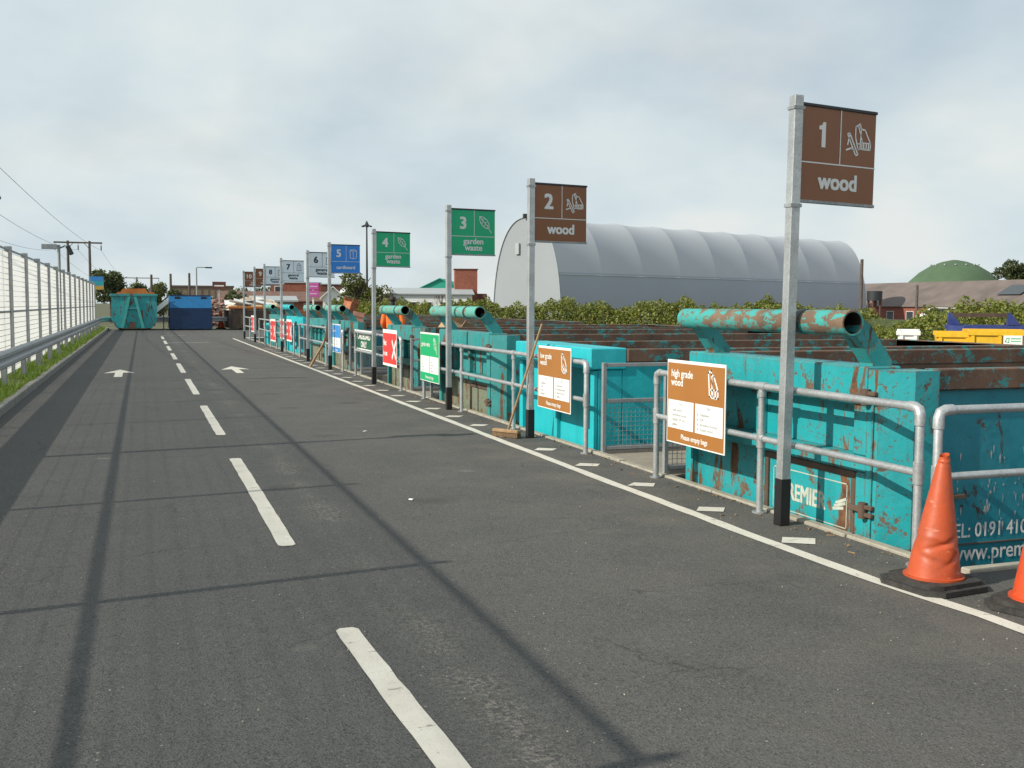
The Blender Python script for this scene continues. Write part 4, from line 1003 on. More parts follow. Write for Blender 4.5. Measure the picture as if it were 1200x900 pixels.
t = thing('waste_container', 'closed dark blue container with a lighter sloping lid at the far road end', 'container', (1.55, 65.8, 0))
W = 2.45
MB().box(0, W, 0, 4.5, .05, 1.32, .02).build('body', MT['bluecon'], t)
MB().prism([(0.0,1.322),(.55,2.02),(.62,2.05),(4.4,2.05),(4.5,1.322)][::-1], 'x', .03, W - .03).build('lid', MT['bluecon_top'], t)
for x in (.32, W - .62): MB().box(x, x + .3, .42, .56, 1.84, 2.0).build('hatch_opening', MT['black'], t)
MB().box(.05, W - .05, .55, .7, 2.0, 2.1, .01).build('lid_bar', MT['bluecon'], t)
for x in (.3, W - .5): MB().box(x, x + .2, .1, 4.4, 0, .05).build('skid', MT['dark'], t)
MB().prism([(-.02,1.0),(-.02,1.3),(-1.25,1.9),(-1.25,1.82)], 'y', 2.0, 3.2).build('open_flap', MT['cladgrey'], t) if False else None

t = thing('access_ramp', 'pale sloping sheet leaning between the two far containers', 'sheet', (.78, 66.0, 0))
MB().prism([(0,1.0),(.72,1.6),(.72,1.95),(0,1.35)], 'y', 0, .06).build('panel', MT['cladwhite'], t)
MB().box(.4, .46, .061, .12, 0, 1.5).build('prop', MT['dark'], t)

t = thing('open_skip', 'dark brown skip heaped with pale sheets right of the no entry sign', 'skip', (5.0, 66.2, 0))
W = 3.4
b = MB(); b.box(0, W, 0, .07, .1, 1.35); b.box(0, W, 4.4, 4.47, .1, 1.35); b.box(0, .07, .07, 4.4, .1, 1.35); b.box(W - .07, W, .07, 4.4, .1, 1.35); b.build('body', MT['rust'], t)
MB().box(.07, W - .07, .07, 4.4, .08, .14).build('floor', MT['rust'], t)
for i in range(5): x = .1 + i*.78; MB().box(x, x + .1, -.07, -.001, .1, 1.3).build('rib', MT['dark'], t)
MB().box(-.04, W + .04, -.08, .0, 1.3, 1.44, .01).build('rim', MT['rust_orange'], t)
def heap(name, mat, parent, cx, cy, rx, ry, z0, h, n=13, rough=.25, label=None):
    mb = MB(); 
    for i in range(n + 1):
        for j in range(n + 1):
            u = -1 + 2*i/n; v = -1 + 2*j/n; d = max(abs(u), abs(v)); z = z0 + h * max(0, 1 - d**2) * random.uniform(1 - rough, 1 + rough) 
            mb.v.append((cx + rx*u + random.uniform(-.03, .03)*rx, cy + ry*v + random.uniform(-.03, .03)*ry, z if d < 1 else z0))
    for i in range(n):
        for j in range(n): a = i*(n+1) + j; mb.f.append((a, a+n+1, a+n+2, a+1)); mb.sm.append(False)
    return mb.build(name, mat, parent)
heap('load', MT['tarp'], t, W/2, 2.2, W/2 + .15, 2.2, 1.2, .75)
sh = MB()
for i in range(9):
    x = random.uniform(.4, 2.6); Mx = Matrix.Translation((x, random.uniform(.3, 2.6), 1.62 + random.uniform(0, .22))) @ Matrix.Rotation(random.uniform(-.35, .35), 4, 'Y') @ Matrix.Rotation(random.uniform(-.3, .5), 4, 'X')
    sh.box(-.6, .6, -.35, .35, -.015, .015, 0, Mx)
sh.build('loose_sheets', MT['cladwhite'], t, kind='stuff')

# no entry sign on a pole with a small cone at its foot
t = thing('road_sign', 'small brown red sign on a white pole rising from a cone', 'sign', (4.72, 70.3, 0))
MB().tube([(0, 0, 0), (0, 0, 2.95)], .045, 10).build('pole', MT['galv'], t)
MB().box(-.42, .42, -.075, -.05, 2.5, 3.0, .01).build('face', MT['brick_dark'], t)
MB().box(-.3, .3, -.08, -.0755, 2.7, 2.78).build('white_bar', MT['white'], t)
cone('traffic_cone', 'small orange and white cone at the far end below the brown red sign', (4.72, 69.0, 0), MT['cone_new'], 0, False, None)
fc = col.objects['traffic_cone.002']; fc.scale = (1.35, 1.35, 1.5)
MB().tube([(0, 0, .33), (0, 0, .52)], .1, 20, caps=False, radii=[.102, .069]).build('white_sleeve', MT['white'], fc)

# heap of scrap behind the barrier
o = heap('scrap_heap', MT['scrap'], None, 5.6, 82, 3.6, 5, -.03, 1.75, 16, .12); o['label'] = 'dark heap of mixed scrap behind the far barrier'; o['category'] = 'scrap heap'
sb = MB()
for i in range(420):
    u, v = random.uniform(-1, 1), random.uniform(-1, .4); h_ = 1.75 * (1 - max(abs(u), abs(v))**2); s_ = random.uniform(.08, .3)
    sb.box(-s_, s_, -s_*.4, s_*.4, -.03, .03, 0, Matrix.Translation((5.6 + 3.6*u, 82 + 5*v, h_ + .1)) @ Matrix.Rotation(random.uniform(0, 3), 4, 'Z') @ Matrix.Rotation(random.uniform(-1.2, 1.2), 4, 'X'))
q = sb.build('scrap_pieces', simple('scrap bits', (.25, .14, .11), .8, var=.8, scale=1.6), o, kind='stuff')

# street lamp, wooden poles, overhead line
t = thing('street_lamp', 'grey street lamp with a single arm behind the blue container', 'street lamp', (4.6, 97, 0))
MB().tube([(0,0,0),(0,0,4.75)], .07, 8, radii=[.09,.06]).build('pole', MT['galv_dull'], t)
MB().tube([(0,0,4.7),(.08,0,4.78),(1.0,0,4.78)], .04, 8).build('arm', MT['galv_dull'], t)
MB().box(.75, 1.35, -.1, .1, 4.70, 4.82, .03).build('lantern', MT['dark'], t)
for (x, y, h_, lb) in ((1.0, 117, 4.6, 'plain wooden pole behind the green skip'), (3.1, 124, 4.9, 'plain wooden pole left of the blue container top'), (5.1, 124, 5.0, 'plain wooden pole beside the far street lamp')):
    p = MB().tube([(0,0,0),(0,0,h_)], .15, 8, radii=[.16,.12]).build('wooden_pole', MT['pole_wood'], None, (x, y, 0)); tag(p, lb, 'pole', 'plain wooden poles at the far end')
def hpole(x, y, h, sep, arm0, arm1, label):
    t = thing('power_line_pole', label, 'power pole', (x, y, 0), 0, 'double wooden power poles')
    for dx in (0, sep): MB().tube([(dx,0,0),(dx,0,h + .15)], .14, 8, radii=[.17,.12]).build('pole', MT['pole_wood'], t)
    MB().box(arm0, arm1, -.08, .08, h - .12, h + .04).build('cross_arm', MT['pole_wood'], t)
    for x2 in (arm0 + .12, (arm0 + arm1)/2, arm1 - .12):
        MB().tube([(x2,0,h - .12),(x2,0,h - .3),(x2,0,h - .34),(x2,0,h - .8)], .05, 8, radii=[.02,.02,.06,.06]).build('insulator', MT['dark'], t)
    for a, b in ((.0, .5), (sep, sep - .5)): MB().tube([(a,-.05,h - .7),(b,-.05,h - .1)], .035, 6).build('brace', MT['pole_wood'], t)
    return t
hpole(-7.14, 119, 7.9, 2.1, -1.35, 3.35, 'tall double wooden power pole above the fence end')
hpole(-4.0, 235, 6.9, 3.1, -1.0, 7.6, 'distant double power pole above the trees behind the green skip')
def wire(a, b, sag, label):
    a = Vector(a); b = Vector(b); pts = [a.lerp(b, i/24) - Vector((0, 0, sag*4*(i/24)*(1 - i/24))) for i in range(25)]
    w_ = MB().tube(pts, .011, 5).build('overhead_wire', MT['dark']); return tag(w_, label, 'wire', 'overhead power wires')
for x0, lb, x1, z1, sg in ((-8.37, 'overhead wire lowest of three at the left picture edge', -8.6, 6.5, 1.3), (-6.14, 'overhead wire middle of three at the left picture edge', -7.3, 7.4, 1.2), (-3.91, 'overhead wire highest of three at the left picture edge', -5.9, 7.9, .75)):
    wire((x0, 119, 7.1), (x1, 20, z1), sg, lb)
    wire((x0, 119, 7.1), (-4.9 + (x0 + 8.37)*.9, 235, 6.2), 1.4, lb.replace('at the left picture edge', 'beyond the near power pole').replace('lowest', 'leftmost').replace('highest', 'rightmost'))

# ================================================================== TREES AND HEDGE
def crown(parent, blobs, n, size, mat, name='crown'):
    P = []
    tot = sum(b[3]**2 for b in blobs)
    for (x, y, z, r, sq) in blobs:
        k = int(n * r*r / tot); d = rng.normal(size=(k, 3)); d /= np.linalg.norm(d, axis=1)[:, None]
        rr = r * rng.uniform(.35, 1.0, k)**.5 * (1 + .18*np.sin(d[:, 0]*7 + x) * np.cos(d[:, 1]*6 + d[:, 2]*5))
        P.append(np.column_stack([x + d[:, 0]*rr, y + d[:, 1]*rr, z + d[:, 2]*rr*sq]))
    V, F = leaf_quads(np.concatenate(P), size)
    return numpy_mesh(name, V, F, mat, parent)
def tree(x, y, z0, h, rad, label, mat, n=5000, size=.22, group='trees in the background', nb=9, name='broadleaf_tree', low=.35):
    t = thing(name, label, 'tree', (x, y, z0), 0, group)
    tr = MB(); tr.tube([(0,0,0),(.04*h*random.uniform(-.5,.5),0,h*.4),(.02*h,.02*h,h*.8)], .1, 8, radii=[h*.035,h*.025,h*.008])
    for i in range(6):
        a = random.uniform(0, 6.28); z = h*random.uniform(.25, .6); tr.tube([(0,0,z),(math.cos(a)*rad*.4, math.sin(a)*rad*.4, z + h*.14),(math.cos(a)*rad*.75, math.sin(a)*rad*.75, z + h*.24)], .05, 6, radii=[h*.014,h*.009,h*.004])
    tr.build('trunk', MT['pole_wood'], t)
    bl = []
    for i in range(nb):
        a = random.uniform(0, 6.28); q = random.uniform(.1, .75)
        bl.append((math.cos(a)*rad*q, math.sin(a)*rad*q, h*random.uniform(low + .08, .86), rad*random.uniform(.3, .5), .85))
    crown(t, bl, n, size, mat)
    return t
LD, LM, LH = MT['leaf_dark'], MT['leaf_mid'], MT['leaf_hedge']
tree(-2.4, 92, 0, 4.6, 1.9, 'tall dark tree beside the blue and sand board', LD, 6500, .2, low=.1)
tree(-.7, 93, 0, 3.4, 1.6, 'lower dark tree just left above the green skip', LD, 4500, .2, low=.1)
tree(1.9, 122, 0, 3.9, 2.2, 'light green tree behind the green skip', LM, 4500, .24, low=.1)
tree(.0, 128, 0, 3.7, 2.2, 'light green bushy tree right of the first wooden pole', LM, 4500, .24, low=.1)
tree(3.1, 105, 0, 3.3, 1.5, 'dark round tree left of the tan building', LD, 4500, .2, low=.1)
tree(8.9, 112, 0, 3.2, 1.6, 'dark tree at the right end of the tan building', LD, 4500, .2, low=.1)
tree(15.5, 170, 0, 4.0, 3.4, 'distant green tree left of the sign 10 post', LM, 3000, .35, low=.1)
tree(19.8, 175, 0, 3.9, 3.0, 'distant green tree behind the sign 9 post', LD, 3000, .35, low=.1)
tree(23.6, 172, 0, 3.6, 2.6, 'distant olive shrub tree just left of the red brick block', LM, 3000, .35, low=.1)
tree(15.2, 78, -1.45, 6.0, 2.0, 'leafy tree behind blue sign 5', LM, 5000, .2, low=.25)
tree(16.8, 77, -1.45, 4.6, 1.7, 'shrubby tree left of the tall lamp mast', LM, 2600, .18, low=.15)
tree(18.9, 80, -1.45, 3.9, 1.2, 'low shrub at the foot of the tall lamp mast', LM, 1200, .16, low=.1)
tree(147, 147.5, -1.45, 12.2, 3.6, 'round dark tree right of the green dome', LD, 9000, .42, nb=16, low=.2)
tree(154, 146, -1.45, 13.0, 4.0, 'dark tree at the right picture edge behind the barn', LD, 9000, .42, nb=16, low=.2)
tree(160.5, 143, -1.45, 12.8, 4.2, 'tall dark tree partly cut by the right picture edge', LD, 9000, .42, nb=16, low=.2)
# bare twigs of the shrub
t = thing('bare_shrub', 'bare twiggy shrub above the hedge right of sign 4', 'shrub', (22.0, 78, 0), 0, 'bare shrubs over the hedge')
def twigs(seed):
    rnd = random.Random(seed); m = MB()
    def grow(p, d, ln, r, k):
        q = p + d*ln; m.tube([p, q], r, 4, radii=[r, r*.65])
        if k:
            for _ in range(3):
                d2 = (d + Vector((rnd.uniform(-.7,.7), rnd.uniform(-.7,.7), rnd.uniform(-.1,.5)))).normalized(); grow(q, d2, ln*.68, r*.62, k-1)
    for _ in range(3): grow(Vector((rnd.uniform(-.5,.5), 0, 0)), Vector((rnd.uniform(-.4,.4), 0, 1)).normalized(), 1.0, .035, 3)
    return m
twigs(3).build('branches', MT['pole_wood'], t)
t = thing('bare_shrub', 'bare twiggy shrub in front of the leafy tree behind sign 5', 'shrub', (16.3, 74, 0), 0, 'bare shrubs over the hedge')
twigs(5).build('branches', MT['pole_wood'], t)

hpath = [(36, 22), (34.5, 30), (33.5, 37), (34.5, 45), (33.5, 52), (31, 57.5), (26.5, 61.5), (22.5, 65), (19, 70), (16.3, 74), (13.5, 79)]
P = []; segs = list(zip(hpath[:-1], hpath[1:]))
lens = [math.dist(a, b) for a, b in segs]; tl = sum(lens)
N_ = 120000
s_ = rng.uniform(0, tl, N_); cum = np.cumsum([0] + lens)
idx = np.clip(np.searchsorted(cum, s_, side='right') - 1, 0, len(segs) - 1)
A_ = np.array([segs[i][0] for i in range(len(segs))], float); B_ = np.array([segs[i][1] for i in range(len(segs))], float); LL = np.array(lens)
f = (s_ - cum[idx]) / LL[idx]; base = A_[idx] + (B_[idx] - A_[idx]) * f[:, None]
D = (B_ - A_) / LL[:, None]; Q = np.column_stack([D[:, 1], -D[:, 0]])[idx]
near = np.clip(1 - s_ / 26, 0, 1)
top = 3.22 + .20*np.sin(s_*.9) + .14*np.sin(s_*2.3 + 1) + .10*np.sin(s_*5.1) + .50*near + .22*near*np.sin(s_*1.1) - 1.15*np.exp(-((s_ - 19.5)/4.2)**2)
ang = rng.uniform(0, math.pi, N_); rr = rng.uniform(.82, 1.0, N_) * (1 + .035*np.sin(s_*3.3 + ang*6) + .025*np.sin(s_*8.1 + ang*11))
off = np.cos(ang) * rr * (1.7 + 2.2*near); z = -1.45 + np.sin(ang)**.75 * rr * top
PP = np.column_stack([base[:, 0] + Q[:, 0]*off, base[:, 1] + Q[:, 1]*off, z])
hd_ = thing('bramble_hedge', 'long yellowing bramble hedge behind the skips in front of the hangar', 'hedge', (0, 0, 0))
V, F = leaf_quads(PP, .15, up=.8); numpy_mesh('foliage', V, F, LH, hd_)
st = MB()
for i in range(90):
    k = random.randrange(len(segs)); a, b_ = segs[k]; u = random.random(); x = a[0] + (b_[0]-a[0])*u; y = a[1] + (b_[1]-a[1])*u
    st.tube([(x, y, -1.45), (x + random.uniform(-.5,.5), y + random.uniform(-.5,.5), 1.0)], .03, 5)
st.build('stems', MT['pole_wood'], hd_, kind='stuff')
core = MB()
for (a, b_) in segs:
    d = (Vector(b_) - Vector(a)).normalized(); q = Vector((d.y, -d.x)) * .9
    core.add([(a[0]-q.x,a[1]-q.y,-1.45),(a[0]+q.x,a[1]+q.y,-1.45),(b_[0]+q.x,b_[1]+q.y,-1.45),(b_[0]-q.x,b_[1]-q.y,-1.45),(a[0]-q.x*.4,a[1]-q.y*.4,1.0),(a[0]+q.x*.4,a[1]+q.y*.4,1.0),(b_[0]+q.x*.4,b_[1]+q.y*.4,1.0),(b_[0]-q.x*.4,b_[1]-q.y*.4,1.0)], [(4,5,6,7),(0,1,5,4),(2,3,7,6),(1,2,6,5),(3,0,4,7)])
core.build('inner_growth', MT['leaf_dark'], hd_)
# low palisade behind the hedge gap
t = thing('palisade_fence', 'short pale palisade fence half hidden by the hedge', 'fence', (48.5, 57, -1.45), R_(-38))
for i in range(16): MB().box(.16*i, .16*i + .08, 0, .03, 0, 2.1).build('pale', MT['cladgrey'], t)
for z in (.5, 1.7): MB().box(0, 2.6, .031, .07, z, z + .06).build('rail', MT['cladgrey'], t)

# ================================================================== YARD SKIPS BEYOND
def yard_skip(loc, rz, L_, W_, H_, mat, label, plate=None, inner='rust', name='yard_skip'):
    t = thing(name, label, 'skip', loc, rz, 'skips standing in the lower yard')
    b = MB(); b.box(0, L_, 0, .06, .15, H_); b.box(0, L_, W_ - .06, W_, .15, H_); b.box(0, .06, .06, W_ - .06, .15, H_); b.box(L_ - .06, L_, .06, W_ - .06, .15, H_); b.build('body', mat, t)
    MB().box(.06, L_ - .06, .06, W_ - .06, .12, .2).build('floor', MT[inner], t)
    r = MB(); r.box(-.05, L_ + .05, -.06, -.001, H_ - .13, H_ + .01, .01); r.box(-.05, L_ + .05, W_ + .001, W_ + .06, H_ - .13, H_ + .01, .01); r.build('rim', mat, t)
    n = max(1, int(L_ / .75))
    for i in range(n + 1): x = .05 + (L_ - .2) * i / n; MB().box(x, x + .1, -.06, -.001, .15, H_ - .135).build('rib', mat, t)
    return t
yard_skip((21.85, 26.45, -1.45), R_(-40), .6, 2.6, 2.32, MT['cladwhite'], 'small white bin left of the yellow skips')
yard_skip((22.62, 25.65, -1.45), R_(-40), .95, 2.6, 2.28, MT['yellow'], 'narrow yellow skip between the white bin and the plated yellow skip')
ys = yard_skip((23.0, 24.75, -1.45), R_(-40), 1.65, 3.0, 2.36, MT['yellow'], 'yellow skip with a small white company plate')
MB().box(.92, 1.42, -.075, -.062, 1.98, 2.24).build('company_plate', MT['white'], ys)
m = MB(); m.ribbon([(.97, 2.06), (1.01, 2.16), (1.07, 2.16), (1.06, 2.04)], .022, -.0775, True); m.ribbon([(1.13, 2.15), (1.37, 2.15)], .03, -.0775); m.ribbon([(1.13, 2.07), (1.37, 2.07)], .026, -.0775); m.build('logo', MT['green_board'], ys)
yard_skip((24.5, 23.9, -1.45), R_(-40), 2.4, 2.6, 2.35, MT['yellow'], 'yellow skip cut by the right picture edge')
t = yard_skip((28.4, 30.8, -1.45), R_(-24), 4.0, 2.0, 2.38, MT['bluepaint'], 'dark blue skip with a raised back rail behind the yellow skips')
for x in (.0, 2.2): MB().prism([(0,2.39),(0,2.85),(.1,2.85),(.5,2.39)], 'y', .02, .12, ).build('rail_post', MT['bluepaint'], t, loc=(x, 1.8, 0))
MB().box(.1, 2.2, 1.84, 1.9, 2.68, 2.84).build('raised_rail', MT['rust'], t)
for i in range(3): MB().box(.35 + .7*i, .85 + .7*i, -.075, -.062, 2.0, 2.2).build('slot_plate', MT['black'], t)

# ================================================================== HANGAR
def hangar():
    D0 = 110.0
    ax = R_(50 + 19.4)                                        # long axis bearing from the road
    c0 = Vector((41.5, 102.4, -1.45))                         # near corner at the ground
    u = Vector((math.sin(ax), math.cos(ax), 0)); v = Vector((-math.cos(ax), math.sin(ax), 0))   # along, across (to the far-left corner)
    t = thing('fabric_hangar', 'large grey white fabric hangar with a rounded ribbed roof', 'hangar', c0)
    W, Lg, Hh, seam = 11.3, 58.3, 12.55, 6.3
    def arc(f):                                                # f 0..1 from the near wall foot over the ridge to the other foot
        a = math.pi * f
        x = W/2 - (W/2) * math.copysign(abs(math.cos(a))**.86, math.cos(a)); z = Hh * abs(math.sin(a))**.80
        return x, z
    prof = [arc(i / 48) for i in range(49)]
    nb = 9; bays = [Lg * i / nb for i in range(nb + 1)]
    def at(s, x, z): p = u*s + v*x; return (p.x, p.y, z)
    roof = MB(); low = MB(); low2 = MB()
    for i in range(nb):
        m = 10
        for part, mb in ((0, roof), (1, low)):
            vs = []; 
            sel = [k for k in range(49) if (prof[k][1] >= seam - .35 if part == 0 else prof[k][1] <= seam + .35)]
            groups = [sel] if part == 0 else [[k for k in sel if k < 24], [k for k in sel if k > 24]]
            for gi, gsel in enumerate(groups):
                vs = []; mb = roof if part == 0 else (low, low2)[gi]
                for j in range(m + 1):
                    f_ = j / m; dip = .19 * 4 * f_ * (1 - f_)
                    for k in gsel:
                        x, z = prof[k]; q = dip * (min(1, z / 8) if part == 0 else .15)
                        cx_, cz_ = W/2, Hh*.35; dx, dz = x - cx_, z - cz_; l_ = math.hypot(dx, dz)
                        vs.append(at(bays[i] + (bays[i+1] - bays[i]) * f_, x - dx/l_*q, z - dz/l_*q - (.0 if part == 0 else .0)))
                n = len(gsel)
                mb.add(vs, [(j*n + k, (j+1)*n + k, (j+1)*n + k + 1, j*n + k + 1) for j in range(m) for k in range(n - 1)], True)
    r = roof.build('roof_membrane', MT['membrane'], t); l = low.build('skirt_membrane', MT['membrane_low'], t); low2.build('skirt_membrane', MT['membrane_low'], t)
    for k in range(nb + 1):
        rb = MB(); rb.tube([at(bays[k] + (.05 if k == 0 else 0), W/2 + (p[0] - W/2)*.995, p[1]*.993) for p in prof], .03, 6); rb.build('arch_rib', MT['membrane'], t)
    for x_ in (prof[[k for k in range(24) if prof[k][1] >= seam][0]][0],):
        MB().tube([at(s, x_ - .02, seam) for s in np.linspace(0, Lg, 20)], .07, 6).build('seam_cord', MT['membrane'], t)
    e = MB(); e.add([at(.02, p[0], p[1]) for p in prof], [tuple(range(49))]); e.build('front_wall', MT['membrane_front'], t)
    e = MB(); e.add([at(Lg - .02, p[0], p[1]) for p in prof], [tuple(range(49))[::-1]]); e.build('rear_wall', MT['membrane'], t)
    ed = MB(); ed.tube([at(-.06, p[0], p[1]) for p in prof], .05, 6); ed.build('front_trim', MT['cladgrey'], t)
    p = at(-.15, W*.62, 8.6); MB().box(-.3, .3, -.08, .08, 0, 1.2, 0, Matrix.Translation(p) @ Matrix.Rotation(math.pi/2 - ax + math.pi/2, 4, 'Z')).build('vent', MT['cladgrey'], t)
    p = at(-.2, W/2, Hh - .1); MB().box(-.25, .25, -.2, .2, 0, .45, .05, Matrix.Translation(p)).build('flood_lamp', MT['dark'], t)
    return t
hangar()

# ================================================================== BUILDINGS
def shed(name, label, loc, rz, L_, W_, eave, ridge, wallm, roofm, windows=(), doors=(), over=.3, cat='building', group=None):
    """gabled building, ridge along local x; front wall faces -y"""
    t = thing(name, label, cat, loc, rz, group)
    b = MB(); b.box(0, L_, 0, W_, 0, eave); b.prism([(0, eave), (W_, eave), (W_/2, ridge)], 'x', .0, .25); b.prism([(0, eave), (W_, eave), (W_/2, ridge)], 'x', L_ - .25, L_)
    b.build('wall', wallm, t)
    th_ = .12
    for s, (y0, y1) in enumerate(((-over, W_/2), (W_ + over, W_/2))):
        zl = eave - (ridge - eave) * over / (W_/2) + .02
        MB().add([(-over, y0, zl), (L_ + over, y0, zl), (L_ + over, y1, ridge + .02), (-over, y1, ridge + .02), (-over, y0, zl + th_), (L_ + over, y0, zl + th_), (L_ + over, y1, ridge + th_), (-over, y1, ridge + th_)], [(0,1,2,3),(7,6,5,4),(0,4,5,1),(1,5,6,2),(3,7,4,0),(2,6,7,3)]).build('roof', roofm, t)
    for (x, z, w, h) in windows:
        f = MB(); f.box(x - .06, x + w + .06, -.06, -.002, z - .06, z); f.box(x - .06, x + w + .06, -.06, -.002, z + h, z + h + .06); f.box(x - .06, x, -.06, -.002, z + .001, z + h - .001); f.box(x + w, x + w + .06, -.06, -.002, z + .001, z + h - .001)
        fo = f.build('window', MT['cladwhite'], t); MB().box(x + .002, x + w - .002, -.03, -.002, z + .002, z + h - .002).build('pane', MT['glass'], fo)
    for (x, w, h) in doors: MB().box(x, x + w, -.05, -.002, 0, h).build('door', MT['dark'], t)
    return t
def block(name, label, loc, rz, L_, W_, H_, wallm, windows=(), parapet=.2, roofm=None):
    t = thing(name, label, 'building', loc, rz)
    MB().box(0, L_, 0, W_, 0, H_).build('wall', wallm, t)
    MB().box(-.12, L_ + .12, -.12, W_ + .12, H_ + .002, H_ + parapet).build('parapet', roofm or MT['cladgrey'], t)
    for (x, z, w, h) in windows:
        f = MB(); f.box(x - .08, x + w + .08, -.07, -.002, z - .08, z + h + .08); fo = f.build('window', MT['cladwhite'], t); MB().box(x, x + w, -.09, -.071, z, z + h).build('pane', MT['glass'], fo)
    return t
t = block('flat_roofed_building', 'long tan flat roofed building behind the blue container', (3.9, 157, 0), R_(-3), 8.6, 12, 3.9, MT['tan'], [(1.2 + 1.9*i, 1.6, .7, .9) for i in range(4)], .25, MT['pole_wood'])
for i in range(9): MB().box(.3 + .95*i, .38 + .95*i, -.06, -.003, 0, 3.85).build('cladding_rib', MT['tan'], t)
t = block('brick_building', 'square red brick block behind pale signs 7 and 8', (16.2, 143, 0), R_(-8), 6.6, 6, 4.4, MT['brick'], [(.6, 3.0, .7, .9)], .12)
block('brick_annexe', 'dark brick block with pale plates right of the sign 7 post', (22.6, 141, 0), R_(-8), 3.0, 5, 4.2, MT['brick_dark'], [(.3, 1.4, .8, .9), (1.7, 1.4, .8, .9)], .12)
t = thing('wall_sign', 'white wall plate on the light brick beside sign 7', 'sign', (20.7, 139.4, 2.6)); MB().box(0, 1.0, 0, .06, 0, .75).build('plate', MT['white'], t); MB().box(.08, .92, -.02, -.001, .3, .36).build('print', MT['greyink'], t)
shed('tiled_building', 'long low building with a brown tiled roof behind the pale signs', (8.6, 128, 0), R_(-4), 20, 8, 1.9, 3.0, MT['brick'], MT['tile'], [(1 + 2.2*i, .8, .9, .8) for i in range(8)])
shed('grey_shed', 'low grey corrugated shed behind signs 8 and 9', (7.3, 74.5, 0), R_(-5), 2.7, 5, 1.75, 2.05, MT['cladgrey'], MT['cladgrey'], [])
shed('white_house', 'small white gabled house left of the sign 5 post', (18.2, 100.5, 0), R_(80), 4, 1.9, 2.3, 3.2, MT['cladwhite'], MT['cladwhite'], [(1, .9, .8, .8)])
shed('white_building', 'long low white building right of the sign 4 post', (27.6, 133, 0), R_(-14), 13, 12, 2.9, 3.7, MT['cladwhite'], MT['cladgrey'], [(1 + 2*i, 1.2, .8, .7) for i in range(5)])
shed('white_shed', 'white shed between the lamp mast and the sign 4 post', (23.0, 128, 0), R_(-14), 5.5, 10, 2.9, 3.5, MT['cladwhite'], MT['cladwhite'], [(1.2, 1.2, .8, .7)])
shed('green_roofed_building', 'building with a bright green gabled roof left of sign 3', (42.5, 141.5, 0), R_(67), 12, 6.6, 3.6, 5.2, MT['greenroof'], MT['greenroof'], [])
t = block('brick_tower', 'plain square red brick tower right of sign 3', (39.4, 135, -1.4), R_(-14), 3.0, 3.2, 7.7, MT['brick'], [], .1, MT['brick_dark'])
MB().box(3.002, 4.3, .3, 3, 0, 4.5).build('lean_to', MT['brick_dark'], t)
# pink sign
t = thing('pink_sign', 'pair of bright pink boards on a white pole above the far skips', 'sign', (11.55, 75.5, -1.4))
MB().tube([(0, 0, 0), (0, 0, 4.4)], .06, 8).build('pole', MT['cladwhite'], t)
for z in (3.5, 4.02):
    MB().box(-.37, .37, -.09, -.062, z, z + .46, .02).build('board', MT['pink'], t); MB().box(-.26, .26, -.0945, -.0905, z + .2, z + .26).build('print', MT['white'], t)
# lamp mast and small masts
t = thing('lamp_mast', 'tall slim mast with a cluster of lanterns above sign 4', 'lamp mast', (24.3, 119, -1.4))
MB().tube([(0, 0, 0), (0, 0, 12.2)], .1, 8, radii=[.17, .08]).build('pole', MT['dark'], t)
for k in range(6):
    a = k * math.pi/3 + .2; MB().box(.1, .62, -.16, .16, -.04, .09, .02, Matrix.Translation((0, 0, 12.0)) @ Matrix.Rotation(a, 4, 'Z') @ Matrix.Rotation(.35, 4, 'Y')).build('lantern', MT['dark'], t)
MB().tube([(0, 0, 12.0), (0, 0, 12.45)], .2, 8, radii=[.26, .05]).build('head', MT['dark'], t)
t = thing('street_lamp', 'tiny distant street lamp left of the sign 4 post', 'street lamp', (27.5, 150, 0)); MB().tube([(0,0,0),(0,0,5.3)], .08, 6).build('pole', MT['galv_dull'], t); MB().tube([(0,0,5.3),(-.5,0,5.5)], .05, 6).build('arm', MT['galv_dull'], t); MB().box(-.95, -.4, -.12, .12, 5.45, 5.6).build('lantern', MT['dark'], t)
p = MB().tube([(0,0,0),(0,0,5.0)], .1, 8).build('white_post', MT['cladwhite'], None, (17.5, 90, -1.4)); tag(p, 'white post just below blue sign 5', 'post')
p = MB().tube([(0,0,0),(0,0,4.8)], .13, 8).build('wooden_pole', MT['pole_wood'], None, (17.2, 86, -1.4)); tag(p, 'short wooden pole below blue sign 5 beside the white post', 'pole')
for (x, y, h_, lb) in ((48.7, 63, 6.4, 'tall wooden pole at the right end of the hangar'), (66.4, 78, 5.0, 'thin wooden pole in front of the long barn roof')):
    p = MB().tube([(0,0,0),(0,0,h_)], .13, 8, radii=[.15,.11]).build('wooden_pole', MT['pole_wood'], None, (x, y, -1.4)); tag(p, lb, 'pole')
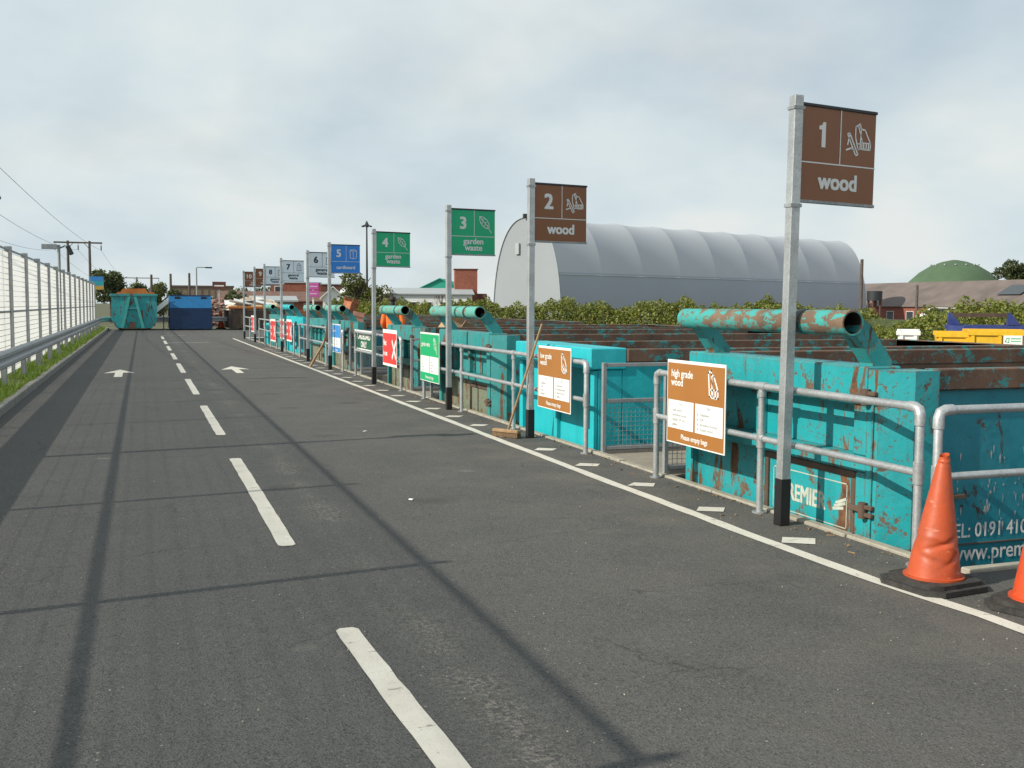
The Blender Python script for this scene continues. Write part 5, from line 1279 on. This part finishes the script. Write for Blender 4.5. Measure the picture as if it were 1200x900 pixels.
# barn, dome
t = shed('brick_barn', 'long brick barn with a weathered grey brown roof at the right', (104, 182, -1.45), R_(-90), 125, 14, 3.2, 6.7, MT['brick'], MT['greyroof'], [(20 + 4.2*i, 1.2, 1.4, 1.2) for i in range(22)])
MB().add([(72, 2.4, 4.78), (76, 2.4, 4.78), (76, 5.0, 6.08), (72, 5.0, 6.08)], [(0,1,2,3)]).build('skylight', MT['glass'], t)
t = thing('dark_tank', 'small dark tank on a stand beside the hangar end', 'tank', (65.4, 82.6, -1.4))
MB().tube([(0,0,3.6),(0,0,4.5)], .7, 14).build('tank', MT['dark'], t)
for a in range(4): MB().box(-.08, .08, -.08, .08, 0, 3.598, 0, Matrix.Translation((.55*math.cos(a*1.57+.7), .55*math.sin(a*1.57+.7), 0))).build('leg', MT['brick_dark'], t)
t = thing('covered_dome', 'green covered conical dome roof above the barn', 'dome', (145.5, 161, -1.4))
mb = MB(); n = 40; prof_d = [(9.4, 0), (9.4, 6.2), (8.0, 7.9), (6.2, 9.6), (4.2, 10.85), (2.2, 11.6), (.5, 11.95)]
vs = [(r*math.cos(2*math.pi*k/n), r*math.sin(2*math.pi*k/n), z) for r, z in prof_d for k in range(n)]
mb.add(vs, [(i*n+k, i*n+(k+1) % n, (i+1)*n+(k+1) % n, (i+1)*n+k) for i in range(len(prof_d)-1) for k in range(n)], True); mb.add(vs[-n:], [tuple(range(n))]); mb.build('cover', MT['dome'], t)
for k in range(14):
    a = 2*math.pi*k/14 ; MB().box(-.14, .14, -.14, .14, 0, .25, 0, Matrix.Translation((4.25*math.cos(a), 4.25*math.sin(a), 10.85))).build('ballast', MT['cladgrey'], t)
MB().box(7.6, 14, -.6, .6, 6.6, 7.4).build('walkway', MT['dome'], t)
# parked car roof behind the hedge
def car(loc, rz, label):
    t = thing('parked_car', label, 'car', loc, rz)
    prof_c = [(0,.35),(4.2,.35),(4.25,.8),(3.9,.95),(3.2,1.02),(2.6,1.45),(1.0,1.48),(.35,1.0),(.02,.9)]
    MB().prism(prof_c[::-1], 'y', 0, 1.7).build('body', MT['cladwhite'], t)
    MB().prism([(.62,1.06),(2.95,1.06),(2.5,1.40),(1.06,1.42)][::-1], 'y', -.012, -.001).build('window', MT['glass'], t)
    for x in (.8, 3.4):
        w = MB().tube([(x, -.03, .32), (x, .2, .32)], .32, 16).build('wheel', MT['rubber'], t); MB().tube([(x, -.045, .32), (x, -.031, .32)], .19, 12).build('rim', MT['galv_dull'], w)
    return t
car((50.6, 59.5, .12), R_(-40), 'white car roof just showing above the hedge by the brick barn wall')
